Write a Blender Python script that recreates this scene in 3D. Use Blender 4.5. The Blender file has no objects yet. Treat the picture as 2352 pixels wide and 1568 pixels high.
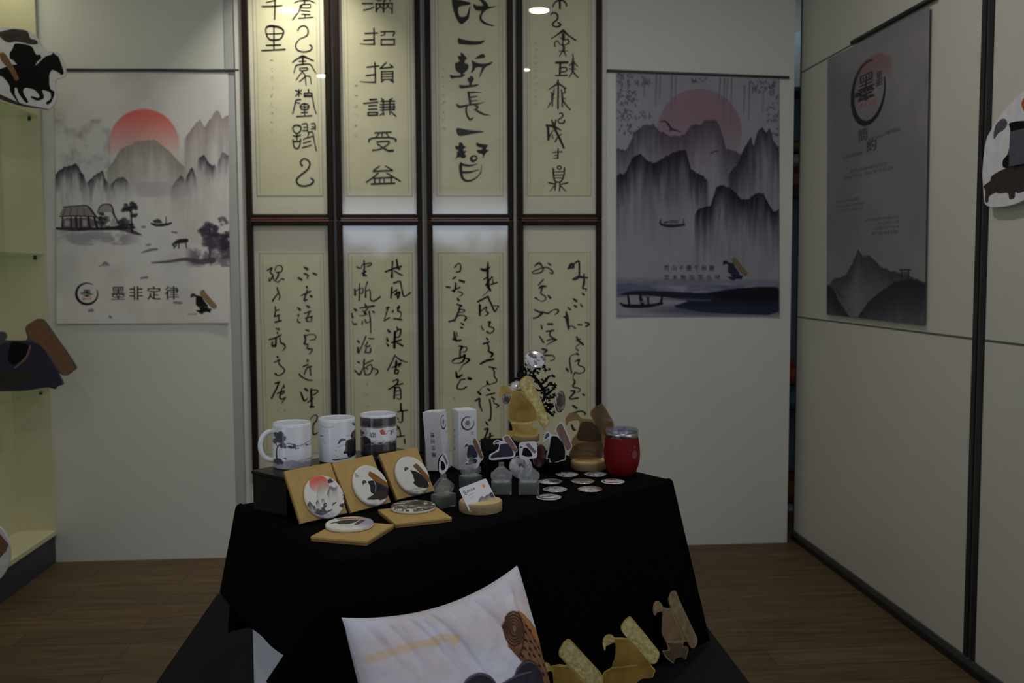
import bpy, bmesh, math, random
import numpy as np
from mathutils import Vector, Matrix
from mathutils.geometry import tessellate_polygon
random.seed(5)
SC = bpy.context.scene
COL = SC.collection
def lin(c):
    c = c / 255.0
    return c / 12.92 if c <= 0.04045 else ((c + 0.055) / 1.055) ** 2.4
def S(r, g, b):
    return (lin(r), lin(g), lin(b), 1.0)

# ---------------------------------------------------------------- camera
FPX, PITCH, YAW, ROLL = 2192.7, 0.0725905, 0.0749546, 0.00501777
BACK_Y, RIGHT_X = 4.387, 1.701
CP = np.array([0, 0, 1.3])
CF = np.array([math.sin(YAW) * math.cos(PITCH), math.cos(YAW) * math.cos(PITCH), -math.sin(PITCH)])
CR = np.array([math.cos(YAW), -math.sin(YAW), 0.0])
CD = np.cross(CF, CR)
CR, CD = math.cos(ROLL) * CR + math.sin(ROLL) * CD, math.cos(ROLL) * CD - math.sin(ROLL) * CR
cam = bpy.data.cameras.new('camera')
cam.sensor_width = 36.0
cam.lens = 36.0 * FPX / 2352.0
cam.clip_start = 0.05
cam.dof.use_dof = True
cam.dof.focus_distance = 1.95
cam.dof.aperture_fstop = 5.6
camo = bpy.data.objects.new('camera', cam)
COL.objects.link(camo)
camo.matrix_world = Matrix(((CR[0], -CD[0], -CF[0], CP[0]), (CR[1], -CD[1], -CF[1], CP[1]), (CR[2], -CD[2], -CF[2], CP[2]), (0, 0, 0, 1)))
SC.camera = camo

# ---------------------------------------------------------------- world, exposure, lamps
SC.view_settings.view_transform = 'Standard'
SC.view_settings.look = 'None'
SC.view_settings.gamma = 1.0
SC.view_settings.use_curve_mapping = False
SC.view_settings.exposure = 0.0
SC.cycles.use_denoising = True
SC.cycles.max_bounces = 10
SC.cycles.transparent_max_bounces = 24
world = bpy.data.worlds.new('world')
SC.world = world
world.use_nodes = True
world.node_tree.nodes['Background'].inputs[0].default_value = (0.55, 0.65, 0.8, 1)
world.node_tree.nodes['Background'].inputs[1].default_value = 0.05
CEIL = 2.9
def area(name, loc, size, power, color, rot=(0, 0, 0), shape='DISK', sy=None, spread=None):
    l = bpy.data.lights.new(name, 'AREA')
    l.shape = shape
    l.size = size
    if sy: l.size_y = sy
    l.energy = power
    l.color = color
    if spread: l.spread = spread
    o = bpy.data.objects.new(name, l)
    o.location = loc
    o.rotation_euler = rot
    COL.objects.link(o)
    return o
DOWN = [(-0.90, 2.73), (0.62, 2.82), (-0.93, 0.79), (0.70, 1.12), (1.95, 4.86)]  # last one is an added, unseen lamp that brightens the gap
DOWN_SIZE = [.115, .115, .08, .03, .10]
DOWNLAMPS = [area('downlight_lamp', (x, y, CEIL - 0.013), sz, p, (1.0, 0.96, 0.88)) for (x, y), p, sz in zip(DOWN, (1.8, 7.4, 4.2, 4.2, 1.2), DOWN_SIZE)]
# wall washer just above the calligraphy frames
WASH = area('wall_washer_lamp', (-0.60, 4.06, 2.86), 0.09, 3.0, (1.0, 0.95, 0.80), rot=(math.radians(14), 0, 0), spread=math.radians(84))
# strip lamp in the head of the display cabinet
CABL = area('cabinet_lamp', (-1.84, 3.95, 2.66), 0.05, 1.2, (1.0, 0.96, 0.72), shape='RECTANGLE', sy=0.8)
WINDOW_POWER = 3.2
SIDE_FILL_POWER = 1.15
RIGHT_FILL_POWER = 0.75

# ---------------------------------------------------------------- helpers
def ray(x, y):
    return CF + CR * (x - 1176) / FPX + CD * (y - 784) / FPX
def onz(x, y, z):
    d = ray(x, y); return CP + d * (z - CP[2]) / d[2]
def ony(x, y, Y):
    d = ray(x, y); return CP + d * (Y - CP[1]) / d[1]
def onx(x, y, X):
    d = ray(x, y); return CP + d * (X - CP[0]) / d[0]
def onpl(x, y, P, n):
    d = ray(x, y); return CP + d * (np.dot(P - CP, n) / np.dot(d, n))

def tess(poly):
    return [tuple(t) for t in tessellate_polygon([[Vector((p[0], p[1], 0)) for p in poly]])]
def chaikin(p, it=2, r=0.2):
    p = [tuple(q) for q in p]
    for _ in range(it):
        o = []
        for k in range(len(p)):
            a, b = p[k], p[(k + 1) % len(p)]
            o += [(a[0] * (1 - r) + b[0] * r, a[1] * (1 - r) + b[1] * r), (a[0] * r + b[0] * (1 - r), a[1] * r + b[1] * (1 - r))]
        p = o
    return p
class MB:
    def __init__(s): s.v = []; s.f = []; s.m = []
    def add(s, v, f, m=0, M=None):
        o = len(s.v)
        if M is not None: v = [M @ Vector(p) for p in v]
        s.v += [tuple(float(c) for c in p) for p in v]
        s.f += [tuple(i + o for i in q) for q in f]
        s.m += [m] * len(f)
        return s
    def box(s, x0, x1, y0, y1, z0, z1, m=0, M=None):
        v = [(x, y, z) for z in (z0, z1) for y in (y0, y1) for x in (x0, x1)]
        return s.add(v, [(0, 2, 3, 1), (4, 5, 7, 6), (0, 1, 5, 4), (2, 6, 7, 3), (0, 4, 6, 2), (1, 3, 7, 5)], m, M)
    def lathe(s, prof, n=48, m=0, M=None):
        v = []; f = []
        for r, z in prof:
            for i in range(n):
                a = 2 * math.pi * i / n
                v.append((r * math.cos(a), r * math.sin(a), z))
        for k in range(len(prof) - 1):
            for i in range(n):
                j = (i + 1) % n
                f.append((k * n + i, k * n + j, (k + 1) * n + j, (k + 1) * n + i))
        if prof[0][0] > 1e-6 and prof[0][0] < 0.5: pass
        return s.add(v, f, m, M)
    def prism(s, poly, z0, z1, m=0, M=None):
        n = len(poly); t = tess(poly)
        v = [(p[0], p[1], z0) for p in poly] + [(p[0], p[1], z1) for p in poly]
        f = [tuple(i + n for i in q) for q in t] + [tuple(reversed(q)) for q in t]
        f += [(i, (i + 1) % n, (i + 1) % n + n, i + n) for i in range(n)]
        return s.add(v, f, m, M)
    def slab(s, poly, P, n, t, m=0, off=0.0):
        """traced outline laid on a plane through P with normal n, thickness t behind"""
        F = [onpl(x, y, P, n) + n * off for x, y in poly]
        tr = tess(poly); k = len(poly)
        v = F + [p - n * t for p in F]
        f = list(tr) + [tuple(i + k for i in reversed(q)) for q in tr]
        f += [(i, (i + 1) % k, (i + 1) % k + k, i + k) for i in range(k)]
        return s.add(v, f, m)
    def tube(s, pts, r, n=10, m=0, M=None, caps=True):
        pts = [Vector(p) for p in pts]; v = []; f = []
        rr = r if isinstance(r, (list, tuple)) else [r] * len(pts)
        pa = None
        for i, p in enumerate(pts):
            d = (pts[min(i + 1, len(pts) - 1)] - pts[max(i - 1, 0)]).normalized()
            a = (pa - d * pa.dot(d)) if pa is not None else d.orthogonal()
            a.normalize(); pa = a; b = a.cross(d)
            for k in range(n):
                t = 2 * math.pi * k / n
                v.append(p + (a * math.cos(t) + b * math.sin(t)) * rr[i])
        for i in range(len(pts) - 1):
            for k in range(n):
                j = (k + 1) % n
                f.append((i * n + k, i * n + j, (i + 1) * n + j, (i + 1) * n + k))
        if caps:
            f.append(tuple(range(n)))
            f.append(tuple(reversed(range((len(pts) - 1) * n, len(pts) * n))))
        return s.add(v, f, m, M)
    def grid(s, fn, nu, nv, m=0, M=None):
        v = [fn(i / nu, j / nv) for j in range(nv + 1) for i in range(nu + 1)]
        f = [(j * (nu + 1) + i, j * (nu + 1) + i + 1, (j + 1) * (nu + 1) + i + 1, (j + 1) * (nu + 1) + i) for j in range(nv) for i in range(nu)]
        return s.add(v, f, m, M)

def tag(o, label=None, cat=None, group=None, kind=None):
    if label: o['label'] = label
    if cat: o['category'] = cat
    if group: o['group'] = group
    if kind: o['kind'] = kind
    return o
def obj(name, mb, mats, parent=None, smooth=False, bevel=0, local=True, subd=0, solid=0, angle=None):
    me = bpy.data.meshes.new(name)
    off = Vector((0, 0, 0))
    v = mb.v
    if parent is not None and not local:
        inv = parent.matrix_basis.inverted() if parent.parent is None else (parent.parent.matrix_basis @ parent.matrix_basis).inverted()
        v = [tuple(inv @ Vector(p)) for p in v]
    me.from_pydata(v, [], mb.f)
    for mt in (mats if isinstance(mats, (list, tuple)) else [mats]): me.materials.append(mt)
    me.polygons.foreach_set('material_index', mb.m)
    if smooth: me.polygons.foreach_set('use_smooth', [True] * len(mb.f))
    me.update()
    bm = bmesh.new(); bm.from_mesh(me)
    bmesh.ops.recalc_face_normals(bm, faces=bm.faces)
    bm.to_mesh(me); bm.free()
    if smooth and angle: me.set_sharp_from_angle(angle=math.radians(angle))
    o = bpy.data.objects.new(name, me)
    COL.objects.link(o)
    if parent is not None: o.parent = parent
    if bevel:
        b = o.modifiers.new('bevel', 'BEVEL'); b.width = bevel; b.segments = 3; b.limit_method = 'ANGLE'; b.angle_limit = math.radians(40)
    if solid:
        b = o.modifiers.new('solidify', 'SOLIDIFY'); b.thickness = solid; b.offset = 0
    if subd:
        b = o.modifiers.new('subsurf', 'SUBSURF'); b.levels = subd; b.render_levels = subd
    return o
def thing(name, label, cat, loc=(0, 0, 0), rz=0.0, group=None):
    o = bpy.data.objects.new(name, None)
    o.empty_display_size = 0.02
    o.location = loc
    o.rotation_euler = (0, 0, rz)
    o.matrix_basis = Matrix.Translation(Vector(loc)) @ Matrix.Rotation(rz, 4, 'Z')
    COL.objects.link(o)
    return tag(o, label, cat, group)
def struct(name, mb, mat, **k):
    return tag(obj(name, mb, mat, **k), kind='structure')
def dup(root, loc, rz=0.0, label=None, group=None):
    r = root.copy(); COL.objects.link(r)
    r.matrix_basis = Matrix.Translation(Vector(loc)) @ Matrix.Rotation(rz, 4, 'Z')
    if label: r['label'] = label
    if group: r['group'] = group
    for ch in list(root.children):
        c = ch.copy(); COL.objects.link(c); c.parent = r
        for g in list(ch.children):
            d = g.copy(); COL.objects.link(d); d.parent = c
    return r

# ---------------------------------------------------------------- materials
def mat(name, col, rough=0.6, metal=0.0, noise=0.06, scale=30.0, bump=0.0, coat=0.0, col2=None, stretch=None, spec=0.5, lo=0.35, hi=0.65, bscale=None):
    m = bpy.data.materials.new(name); m.use_nodes = True
    nt = m.node_tree; b = nt.nodes['Principled BSDF']
    b.inputs['Roughness'].default_value = rough
    b.inputs['Metallic'].default_value = metal
    b.inputs['Specular IOR Level'].default_value = spec
    b.inputs['Coat Weight'].default_value = coat
    tc = nt.nodes.new('ShaderNodeTexCoord'); mp = nt.nodes.new('ShaderNodeMapping')
    if stretch: mp.inputs['Scale'].default_value = stretch
    nt.links.new(tc.outputs['Object'], mp.inputs[0])
    n = nt.nodes.new('ShaderNodeTexNoise'); n.inputs['Scale'].default_value = scale; n.inputs['Detail'].default_value = 5
    nt.links.new(mp.outputs[0], n.inputs['Vector'])
    r = nt.nodes.new('ShaderNodeValToRGB')
    c2 = col2 or tuple(max(0, c * (1 - noise * 2)) for c in col[:3]) + (1,)
    r.color_ramp.elements[0].position = lo; r.color_ramp.elements[0].color = c2
    r.color_ramp.elements[1].position = hi; r.color_ramp.elements[1].color = col
    nt.links.new(n.outputs[0], r.inputs[0]); nt.links.new(r.outputs[0], b.inputs['Base Color'])
    if bump:
        bn = nt.nodes.new('ShaderNodeBump'); bn.inputs['Strength'].default_value = bump; bn.inputs['Distance'].default_value = 0.002
        src = n
        if bscale:
            src = nt.nodes.new('ShaderNodeTexNoise'); src.inputs['Scale'].default_value = bscale
            nt.links.new(tc.outputs['Object'], src.inputs['Vector'])
        nt.links.new(src.outputs[0], bn.inputs['Height']); nt.links.new(bn.outputs[0], b.inputs['Normal'])
    return m
def vmat(name, rough=0.6, spec=0.4, coat=0.0):
    m = bpy.data.materials.new(name); m.use_nodes = True
    nt = m.node_tree; b = nt.nodes['Principled BSDF']
    b.inputs['Roughness'].default_value = rough; b.inputs['Specular IOR Level'].default_value = spec; b.inputs['Coat Weight'].default_value = coat
    a = nt.nodes.new('ShaderNodeAttribute'); a.attribute_name = 'print'
    nt.links.new(a.outputs['Color'], b.inputs['Base Color'])
    return m
def clear(name, tint=(1, 1, 1, 1), haze=0.0, hazecol=(0.8, 0.8, 0.82, 1), rough=0.03, ior=1.45):
    m = bpy.data.materials.new(name); m.use_nodes = True
    nt = m.node_tree; nt.nodes.clear()
    out = nt.nodes.new('ShaderNodeOutputMaterial')
    tr = nt.nodes.new('ShaderNodeBsdfTransparent'); tr.inputs[0].default_value = tint
    gl = nt.nodes.new('ShaderNodeBsdfGlossy'); gl.inputs['Roughness'].default_value = rough; gl.inputs[0].default_value = (1, 1, 1, 1)
    fr = nt.nodes.new('ShaderNodeFresnel'); fr.inputs[0].default_value = ior
    mx = nt.nodes.new('ShaderNodeMixShader')
    base = tr
    if haze:
        df = nt.nodes.new('ShaderNodeBsdfDiffuse')
        tc = nt.nodes.new('ShaderNodeTexCoord'); ns = nt.nodes.new('ShaderNodeTexNoise'); ns.inputs['Scale'].default_value = 60
        nt.links.new(tc.outputs['Object'], ns.inputs['Vector'])
        rp = nt.nodes.new('ShaderNodeValToRGB'); rp.color_ramp.elements[0].color = tuple(c * 0.75 for c in hazecol[:3]) + (1,); rp.color_ramp.elements[1].color = hazecol
        nt.links.new(ns.outputs[0], rp.inputs[0]); nt.links.new(rp.outputs[0], df.inputs[0])
        m0 = nt.nodes.new('ShaderNodeMixShader'); m0.inputs[0].default_value = haze
        nt.links.new(tr.outputs[0], m0.inputs[1]); nt.links.new(df.outputs[0], m0.inputs[2]); base = m0
    ge = nt.nodes.new('ShaderNodeNewGeometry'); ma = nt.nodes.new('ShaderNodeMath'); ma.operation = 'MULTIPLY_ADD'
    nt.links.new(ge.outputs['Backfacing'], ma.inputs[0]); ma.inputs[1].default_value = 1 / ior - ior; ma.inputs[2].default_value = ior
    nt.links.new(ma.outputs[0], fr.inputs[0])
    nt.links.new(fr.outputs[0], mx.inputs[0]); nt.links.new(base.outputs[0], mx.inputs[1]); nt.links.new(gl.outputs[0], mx.inputs[2])
    nt.links.new(mx.outputs[0], out.inputs[0])
    return m
def emis(name, col, strength):
    m = bpy.data.materials.new(name); m.use_nodes = True
    nt = m.node_tree; nt.nodes.clear()
    out = nt.nodes.new('ShaderNodeOutputMaterial'); e = nt.nodes.new('ShaderNodeEmission')
    e.inputs[0].default_value = col; e.inputs[1].default_value = strength
    nt.links.new(e.outputs[0], out.inputs[0])
    return m
M = {}
M['wall'] = mat('wall_paint', S(219, 220, 216), 0.55, noise=0.015, scale=3)
M['wallr'] = mat('panel_laminate', S(200, 199, 190), 0.45, noise=0.02, scale=2.5)
M['ceil'] = mat('ceiling_paint', S(225, 223, 215), 0.8, noise=0.01)
M['seam'] = mat('panel_seam', S(92, 92, 86), 0.6)
M['black_trim'] = mat('black_rubber', S(26, 26, 28), 0.5)
M['grey_trim'] = mat('grey_trim', S(70, 72, 74), 0.4)
M['alu'] = mat('aluminium', S(215, 214, 208), 0.42, metal=0.0, noise=0.02)
M['frame'] = mat('dark_wood', S(35, 21, 11), 0.5, noise=0.25, scale=22, stretch=(1, 1, 0.15), spec=0.2)
M['frame_edge'] = mat('reddish_wood', S(120, 62, 30), 0.3, noise=0.25, scale=25, stretch=(0.2, 1, 1), coat=0.4)
M['mount'] = mat('silk_mount', S(230, 227, 208), 0.75, noise=0.02, scale=200)
M['paper'] = mat('rice_paper', S(226, 222, 190), 0.8, noise=0.03, scale=14)
M['line'] = mat('mount_line', S(150, 150, 140), 0.8)
M['ink'] = mat('black_ink', S(12, 15, 16), 0.7, noise=0.1, scale=80, spec=0.2)
M['ink_pale'] = mat('pale_ink', S(105, 104, 88), 0.7, noise=0.1, scale=80)
M['glass'] = clear('picture_glass', rough=0.012, ior=1.5)
M['shelf_glass'] = clear('shelf_glass', tint=(0.86, 0.92, 0.84, 1), rough=0.02)
M['cabinet'] = mat('cream_laminate', S(214, 211, 178), 0.5, noise=0.02, scale=3)
M['plinth_blue'] = mat('blue_grey_kick', S(52, 60, 68), 0.5, noise=0.05)
M['cloth'] = mat('black_cloth', S(8, 8, 9), 0.95, noise=0.1, scale=400, bump=0.3, spec=0.05)
M['navy'] = mat('navy_cloth', S(25, 25, 30), 0.9, noise=0.08, scale=300, bump=0.3, spec=0.15)
M['white_board'] = mat('white_plinth', S(226, 229, 238), 0.5, noise=0.02)
M['black_acrylic'] = mat('black_acrylic', S(6, 6, 7), 0.25, noise=0.05, spec=0.2)
M['black_box'] = mat('black_card', S(5, 5, 6), 0.8, noise=0.1, spec=0.06)
M['ceramic'] = mat('white_ceramic', S(232, 234, 240), 0.12, noise=0.01, coat=0.5)
M['kraft'] = mat('kraft_card', S(186, 154, 92), 0.8, noise=0.05, scale=60)
M['kraft_edge'] = mat('kraft_edge', S(150, 112, 62), 0.85, noise=0.1, scale=80)
M['stone'] = mat('white_stoneware', S(226, 222, 210), 0.5, noise=0.02, scale=80)
M['card'] = mat('white_card', S(226, 226, 234), 0.55, noise=0.01)
M['print'] = vmat('printed_matte', 0.75, 0.2)
M['print_gloss'] = vmat('printed_gloss', 0.18, 0.5, 0.4)
M['print_satin'] = vmat('printed_satin', 0.4, 0.4)
M['print_fabric'] = vmat('printed_fabric', 0.7, 0.25)
M['clip'] = clear('clear_plastic', tint=(0.965, 0.975, 0.97, 1), haze=0.13, hazecol=(0.75, 0.75, 0.78, 1), rough=0.10, ior=1.5)
M['green'] = mat('green_pad', S(40, 66, 50), 0.5)
M['steel'] = mat('brushed_steel', S(190, 190, 190), 0.22, metal=1.0, noise=0.05)
M['brass'] = mat('copper_spring', S(190, 110, 70), 0.3, metal=1.0)
M['red'] = mat('red_coat', S(112, 6, 10), 0.6, noise=0.04, scale=500, bump=0.05, spec=0.2)
M['grey_print'] = mat('grey_engraving', S(120, 62, 62), 0.5)
M['lid'] = clear('clear_lid', tint=(0.80, 0.80, 0.86, 1), haze=0.12, hazecol=(0.35, 0.35, 0.5, 1), rough=0.05)
M['pine'] = mat('pine', S(214, 186, 128), 0.55, noise=0.1, scale=9, stretch=(1, 8, 8))
M['pine_end'] = mat('pine_bark_edge', S(176, 150, 108), 0.6, noise=0.22, scale=12, stretch=(1, 1, 8))
M['gold'] = mat('gold_foil', S(204, 182, 104), 0.42, noise=0.1, scale=26, col2=S(164, 134, 58), bump=0.3, spec=0.4)
M['gold_pale'] = mat('pale_gold_foil', S(222, 210, 152), 0.5, noise=0.1, scale=110, col2=S(178, 156, 84), bump=0.4, spec=0.4)
M['gold_dark'] = mat('dark_gold_foil', S(176, 144, 68), 0.45, noise=0.1, scale=20, col2=S(134, 102, 40))
M['bronze'] = mat('bronze_foil', S(146, 122, 88), 0.5, noise=0.1, scale=26, col2=S(108, 86, 58), bump=0.3)
M['bronze_pale'] = mat('pale_bronze_foil', S(158, 138, 106), 0.5, noise=0.1, scale=60, col2=S(126, 104, 72))
M['bronze_dark'] = mat('dark_bronze_foil', S(112, 90, 66), 0.5, noise=0.1, scale=20, col2=S(86, 68, 48))
M['brown_clear'] = clear('brown_acrylic', tint=(0.72, 0.60, 0.42, 1), haze=0.20, hazecol=(0.36, 0.28, 0.16, 1), rough=0.1)
M['brown_band'] = clear('brown_acrylic_dark', tint=(0.50, 0.40, 0.30, 1), haze=0.25, hazecol=(0.16, 0.10, 0.07, 1), rough=0.1)
M['iron'] = mat('black_iron', S(8, 8, 9), 0.6, spec=0.15)
M['p_black'] = mat('black_printing', S(14, 14, 17), 0.6, spec=0.15)
M['p_navy'] = mat('navy_printing', S(44, 40, 70), 0.6, noise=0.2, scale=60)
M['p_brown'] = mat('brown_printing', S(128, 92, 62), 0.5, noise=0.12, scale=60)
M['p_mauve'] = mat('mauve_printing', S(138, 104, 102), 0.5, noise=0.12, scale=60)
M['p_grey'] = mat('grey_printing', S(82, 80, 96), 0.5, noise=0.12, scale=60)
M['p_dark'] = mat('dark_brown_printing', S(54, 46, 46), 0.5, noise=0.3, scale=60)
M['p_orange'] = mat('orange_printing', S(190, 96, 40), 0.5, noise=0.3, scale=60)
M['p_white'] = mat('white_printing', S(220, 220, 228), 0.5)

# ---------------------------------------------------------------- brush strokes and printing
def crom(p, n):
    p = np.array(p, float)
    if len(p) == 2:
        t = np.linspace(0, 1, max(3, n // 2))[:, None]
        return p[0] * (1 - t) + p[1] * t
    q = np.vstack([2 * p[0] - p[1], p, 2 * p[-1] - p[-2]])
    out = []
    for i in range(1, len(q) - 2):
        for k in range(n):
            t = k / n
            out.append(0.5 * (2 * q[i] + (q[i + 1] - q[i - 1]) * t + (2 * q[i - 1] - 5 * q[i] + 4 * q[i + 1] - q[i + 2]) * t * t + (3 * q[i] - q[i - 1] - 3 * q[i + 1] + q[i + 2]) * t ** 3))
    out.append(q[-2])
    return np.array(out)
def parse(st):
    """'x,y,w x,y,w; ...' brush strokes, 'P x,y x,y ...' filled shapes"""
    for s in st.split(';'):
        s = s.strip()
        if not s: continue
        poly = s[0] == 'P'
        pts = []; w = 20.0
        for t in s.lstrip('P ').split():
            c = [float(k) for k in t.split(',')]
            if len(c) > 2: w = c[2]
            pts.append((c[0], c[1]) if poly else (c[0], c[1], w))
        yield poly, pts
def ribbon(pts, n=5):
    """outline of one brush stroke with round ends"""
    if len(pts) == 1: pts = [pts[0], (pts[0][0] + 1, pts[0][1] + 1, pts[0][2])]
    c = crom(pts, n)
    d = np.gradient(c[:, :2], axis=0)
    d /= np.maximum(np.linalg.norm(d, axis=1), 1e-6)[:, None]
    nn = np.stack([-d[:, 1], d[:, 0]], 1); hw = np.maximum(c[:, 2:3], 4) / 2
    L = c[:, :2] + nn * hw; R = c[:, :2] - nn * hw
    def cap(p, dr, h):
        a0 = math.atan2(dr[1], dr[0])
        return [(p[0] + h * math.cos(a0 + a), p[1] + h * math.sin(a0 + a)) for a in (-1.0, -0.4, 0.4, 1.0)]
    e = cap(c[-1], d[-1], hw[-1, 0]); b = cap(c[0], -d[0], hw[0, 0])
    return L, R, e, b
def strokes_mb(mb, st, fn, m=0):
    for poly, pts in parse(st):
        if poly:
            pts = chaikin(pts, 1)
            mb.add([fn(*p) for p in pts], tess(pts), m); continue
        L, R, e, b = ribbon(pts)
        k = len(L)
        v = [fn(*p) for p in L] + [fn(*p) for p in R]
        f = [(i, i + 1, k + i + 1, k + i) for i in range(k - 1)]
        o = len(v); v += [fn(*p) for p in e]; f.append((k - 1,) + tuple(reversed(range(o, o + 4))) + (2 * k - 1,))
        o = len(v); v += [fn(*p) for p in b]; f.append((k,) + tuple(reversed(range(o, o + 4))) + (0,))
        mb.add(v, f, m)

_gl = {}
def glyph(ch):
    if ch in _gl: return _gl[ch]
    cu = bpy.data.curves.new('glyph', 'FONT'); cu.body = ch; cu.size = 1.0; cu.resolution_u = 3
    o = bpy.data.objects.new('glyph', cu); COL.objects.link(o)
    dg = bpy.context.evaluated_depsgraph_get(); dg.update()
    me = bpy.data.meshes.new_from_object(o.evaluated_get(dg))
    v = np.array([(p.co[0], p.co[1]) for p in me.vertices]) if len(me.vertices) else np.zeros((0, 2))
    f = [tuple(p.vertices) for p in me.polygons]
    if len(v):
        lo, hi = v.min(0), v.max(0); s = max(hi - lo)
        v = (v - (lo + hi) / 2) / s          # centred, largest side 1, y up
    COL.objects.unlink(o); bpy.data.objects.remove(o); bpy.data.curves.remove(cu); bpy.data.meshes.remove(me)
    _gl[ch] = (v, f)
    return _gl[ch]

def vnoise(h, w, cy, cx, rng):
    n = vnoise1(h, w, cy, cx, rng) * .55 + vnoise1(h, w, cy * 2 + 1, cx * 2 + 1, rng) * .28 + vnoise1(h, w, cy * 4 + 3, cx * 4 + 3, rng) * .17
    return np.clip((n - .5) * 1.45 + .5, 0, 1)
def vnoise1(h, w, cy, cx, rng):
    g = rng.random((cy + 2, cx + 2)); yy = np.linspace(0, cy, h); xx = np.linspace(0, cx, w)
    y0 = yy.astype(int); x0 = xx.astype(int); fy = (yy - y0)[:, None]; fx = (xx - x0)[None]
    fy = fy * fy * (3 - 2 * fy); fx = fx * fx * (3 - 2 * fx)
    a = g[y0][:, x0]; b = g[y0][:, x0 + 1]; c = g[y0 + 1][:, x0]; d = g[y0 + 1][:, x0 + 1]
    return a * (1 - fx) * (1 - fy) + b * fx * (1 - fy) + c * (1 - fx) * fy + d * fx * fy
class Paint:
    """an inked print: raster of the printed colours, laid on a mesh as its print attribute"""
    def __init__(s, w, h, ext, base, seed=1):
        s.h, s.w = h * 2, w * 2; s.x0, s.y0, s.x1, s.y1 = ext
        s.img = np.empty((s.h, s.w, 3)); s.img[:] = base
        s.X = s.x0 + (np.arange(s.w) + .5) / s.w * (s.x1 - s.x0); s.Y = s.y0 + (np.arange(s.h) + .5) / s.h * (s.y1 - s.y0)
        s.px = abs(s.x1 - s.x0) / s.w; s.rng = np.random.default_rng(seed)
    def win(s, xa, ya, xb, yb):
        i = np.where((s.X >= xa) & (s.X <= xb))[0]; j = np.where((s.Y >= ya) & (s.Y <= yb))[0]
        if len(i) == 0 or len(j) == 0: return None
        return slice(j[0], j[-1] + 1), slice(i[0], i[-1] + 1)
    def blend(s, w, m, c):
        s.img[w] = s.img[w] * (1 - m[..., None]) + np.array(c, float) * m[..., None]
    def poly(s, pts, c, a=1.0):
        p = np.array(pts, float); w = s.win(p[:, 0].min() - s.px, p[:, 1].min() - s.px, p[:, 0].max() + s.px, p[:, 1].max() + s.px)
        if w is None: return
        X = s.X[w[1]][None]; Y = s.Y[w[0]][:, None]; ins = np.zeros((Y.shape[0], X.shape[1]), bool)
        for k in range(len(p)):
            x1, y1 = p[k]; x2, y2 = p[(k + 1) % len(p)]
            if y1 == y2: continue
            ins ^= ((Y < y1) != (Y < y2)) & (X < (x2 - x1) * (Y - y1) / (y2 - y1) + x1)
        s.blend(w, ins * a, c)
    def ell(s, cx, cy, rx, ry, c, a=1.0, soft=0.05, fade=None):
        w = s.win(cx - rx * 1.3, cy - ry * 1.3, cx + rx * 1.3, cy + ry * 1.3)
        if w is None: return
        X = s.X[w[1]][None]; Y = s.Y[w[0]][:, None]
        r = np.sqrt(((X - cx) / rx) ** 2 + ((Y - cy) / ry) ** 2)
        m = np.clip((1 - r) / soft + .5, 0, 1) * a
        if fade: m = m * np.clip((fade[1] - Y) / (fade[1] - fade[0]), 0, 1)
        s.blend(w, m, c)
    def strokes(s, st, c, a=1.0, soft=1.0):
        for poly, pts in parse(st):
            if poly: s.poly(chaikin(pts, 1, .16), c, a); continue
            q = crom(pts, 5) if len(pts) > 1 else np.array([pts[0], pts[0]])
            mw = q[:, 2].max() + 2 * s.px * soft
            w = s.win(q[:, 0].min() - mw, q[:, 1].min() - mw, q[:, 0].max() + mw, q[:, 1].max() + mw)
            if w is None: continue
            X = s.X[w[1]][None]; Y = s.Y[w[0]][:, None]; D = np.full((Y.shape[0], X.shape[1]), 1e9)
            for k in range(len(q) - 1):
                ax, ay, aw = q[k]; bx, by, bw = q[k + 1]; dx, dy = bx - ax, by - ay
                t = np.clip(((X - ax) * dx + (Y - ay) * dy) / max(dx * dx + dy * dy, 1e-9), 0, 1)
                D = np.minimum(D, np.hypot(X - ax - t * dx, Y - ay - t * dy) - (aw + (bw - aw) * t) / 2)
            s.blend(w, np.clip(.5 - D / (s.px * 1.5 * soft), 0, 1) * a, c)
    def ridge(s, pts, c, a=0.9, fade=120, streak=0.5, cells=60, rough=6):
        """washed mountain: dark along the ridge, thinning downwards in brushed streaks"""
        p = np.array(pts, float); w = s.win(p[:, 0].min(), p[:, 1].min() - 30, p[:, 0].max(), p[:, 1].max() + fade * 3.2)
        if w is None: return
        X = s.X[w[1]]; Y = s.Y[w[0]][:, None]; n = len(X); H = Y.shape[0]
        r = np.interp(X, p[:, 0], p[:, 1])
        r = np.convolve(np.pad(r, 4, 'edge'), np.ones(9) / 9, 'valid') + (vnoise(2, n, 1, max(4, n // 8), s.rng)[0] - .5) * rough * 2
        col = vnoise(H, n, 3, cells, s.rng); d = Y - r[None]
        f = fade * (1 - streak + 2 * streak * col)
        m = np.clip(d / (s.px * 3), 0, 1) * np.exp(-(np.maximum(d, 0) / f) ** 1.4) * a
        m *= 1 - streak * .75 * vnoise(H, n, 5, cells * 2, s.rng)
        m = np.maximum(m, np.clip(d / (s.px * 3), 0, 1) * np.exp(-np.maximum(d, 0) / (fade * .22)) * a)
        e0 = p[0, 0] > s.x0 + 15 * s.px; e1 = p[-1, 0] < s.x1 - 15 * s.px; ew = 14 * s.px
        if e0: m = m * np.clip((X - p[0, 0]) / ew, 0, 1)[None]
        if e1: m = m * np.clip((p[-1, 0] - X) / ew, 0, 1)[None]
        s.blend(w, np.clip(m, 0, 1), c)
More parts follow.
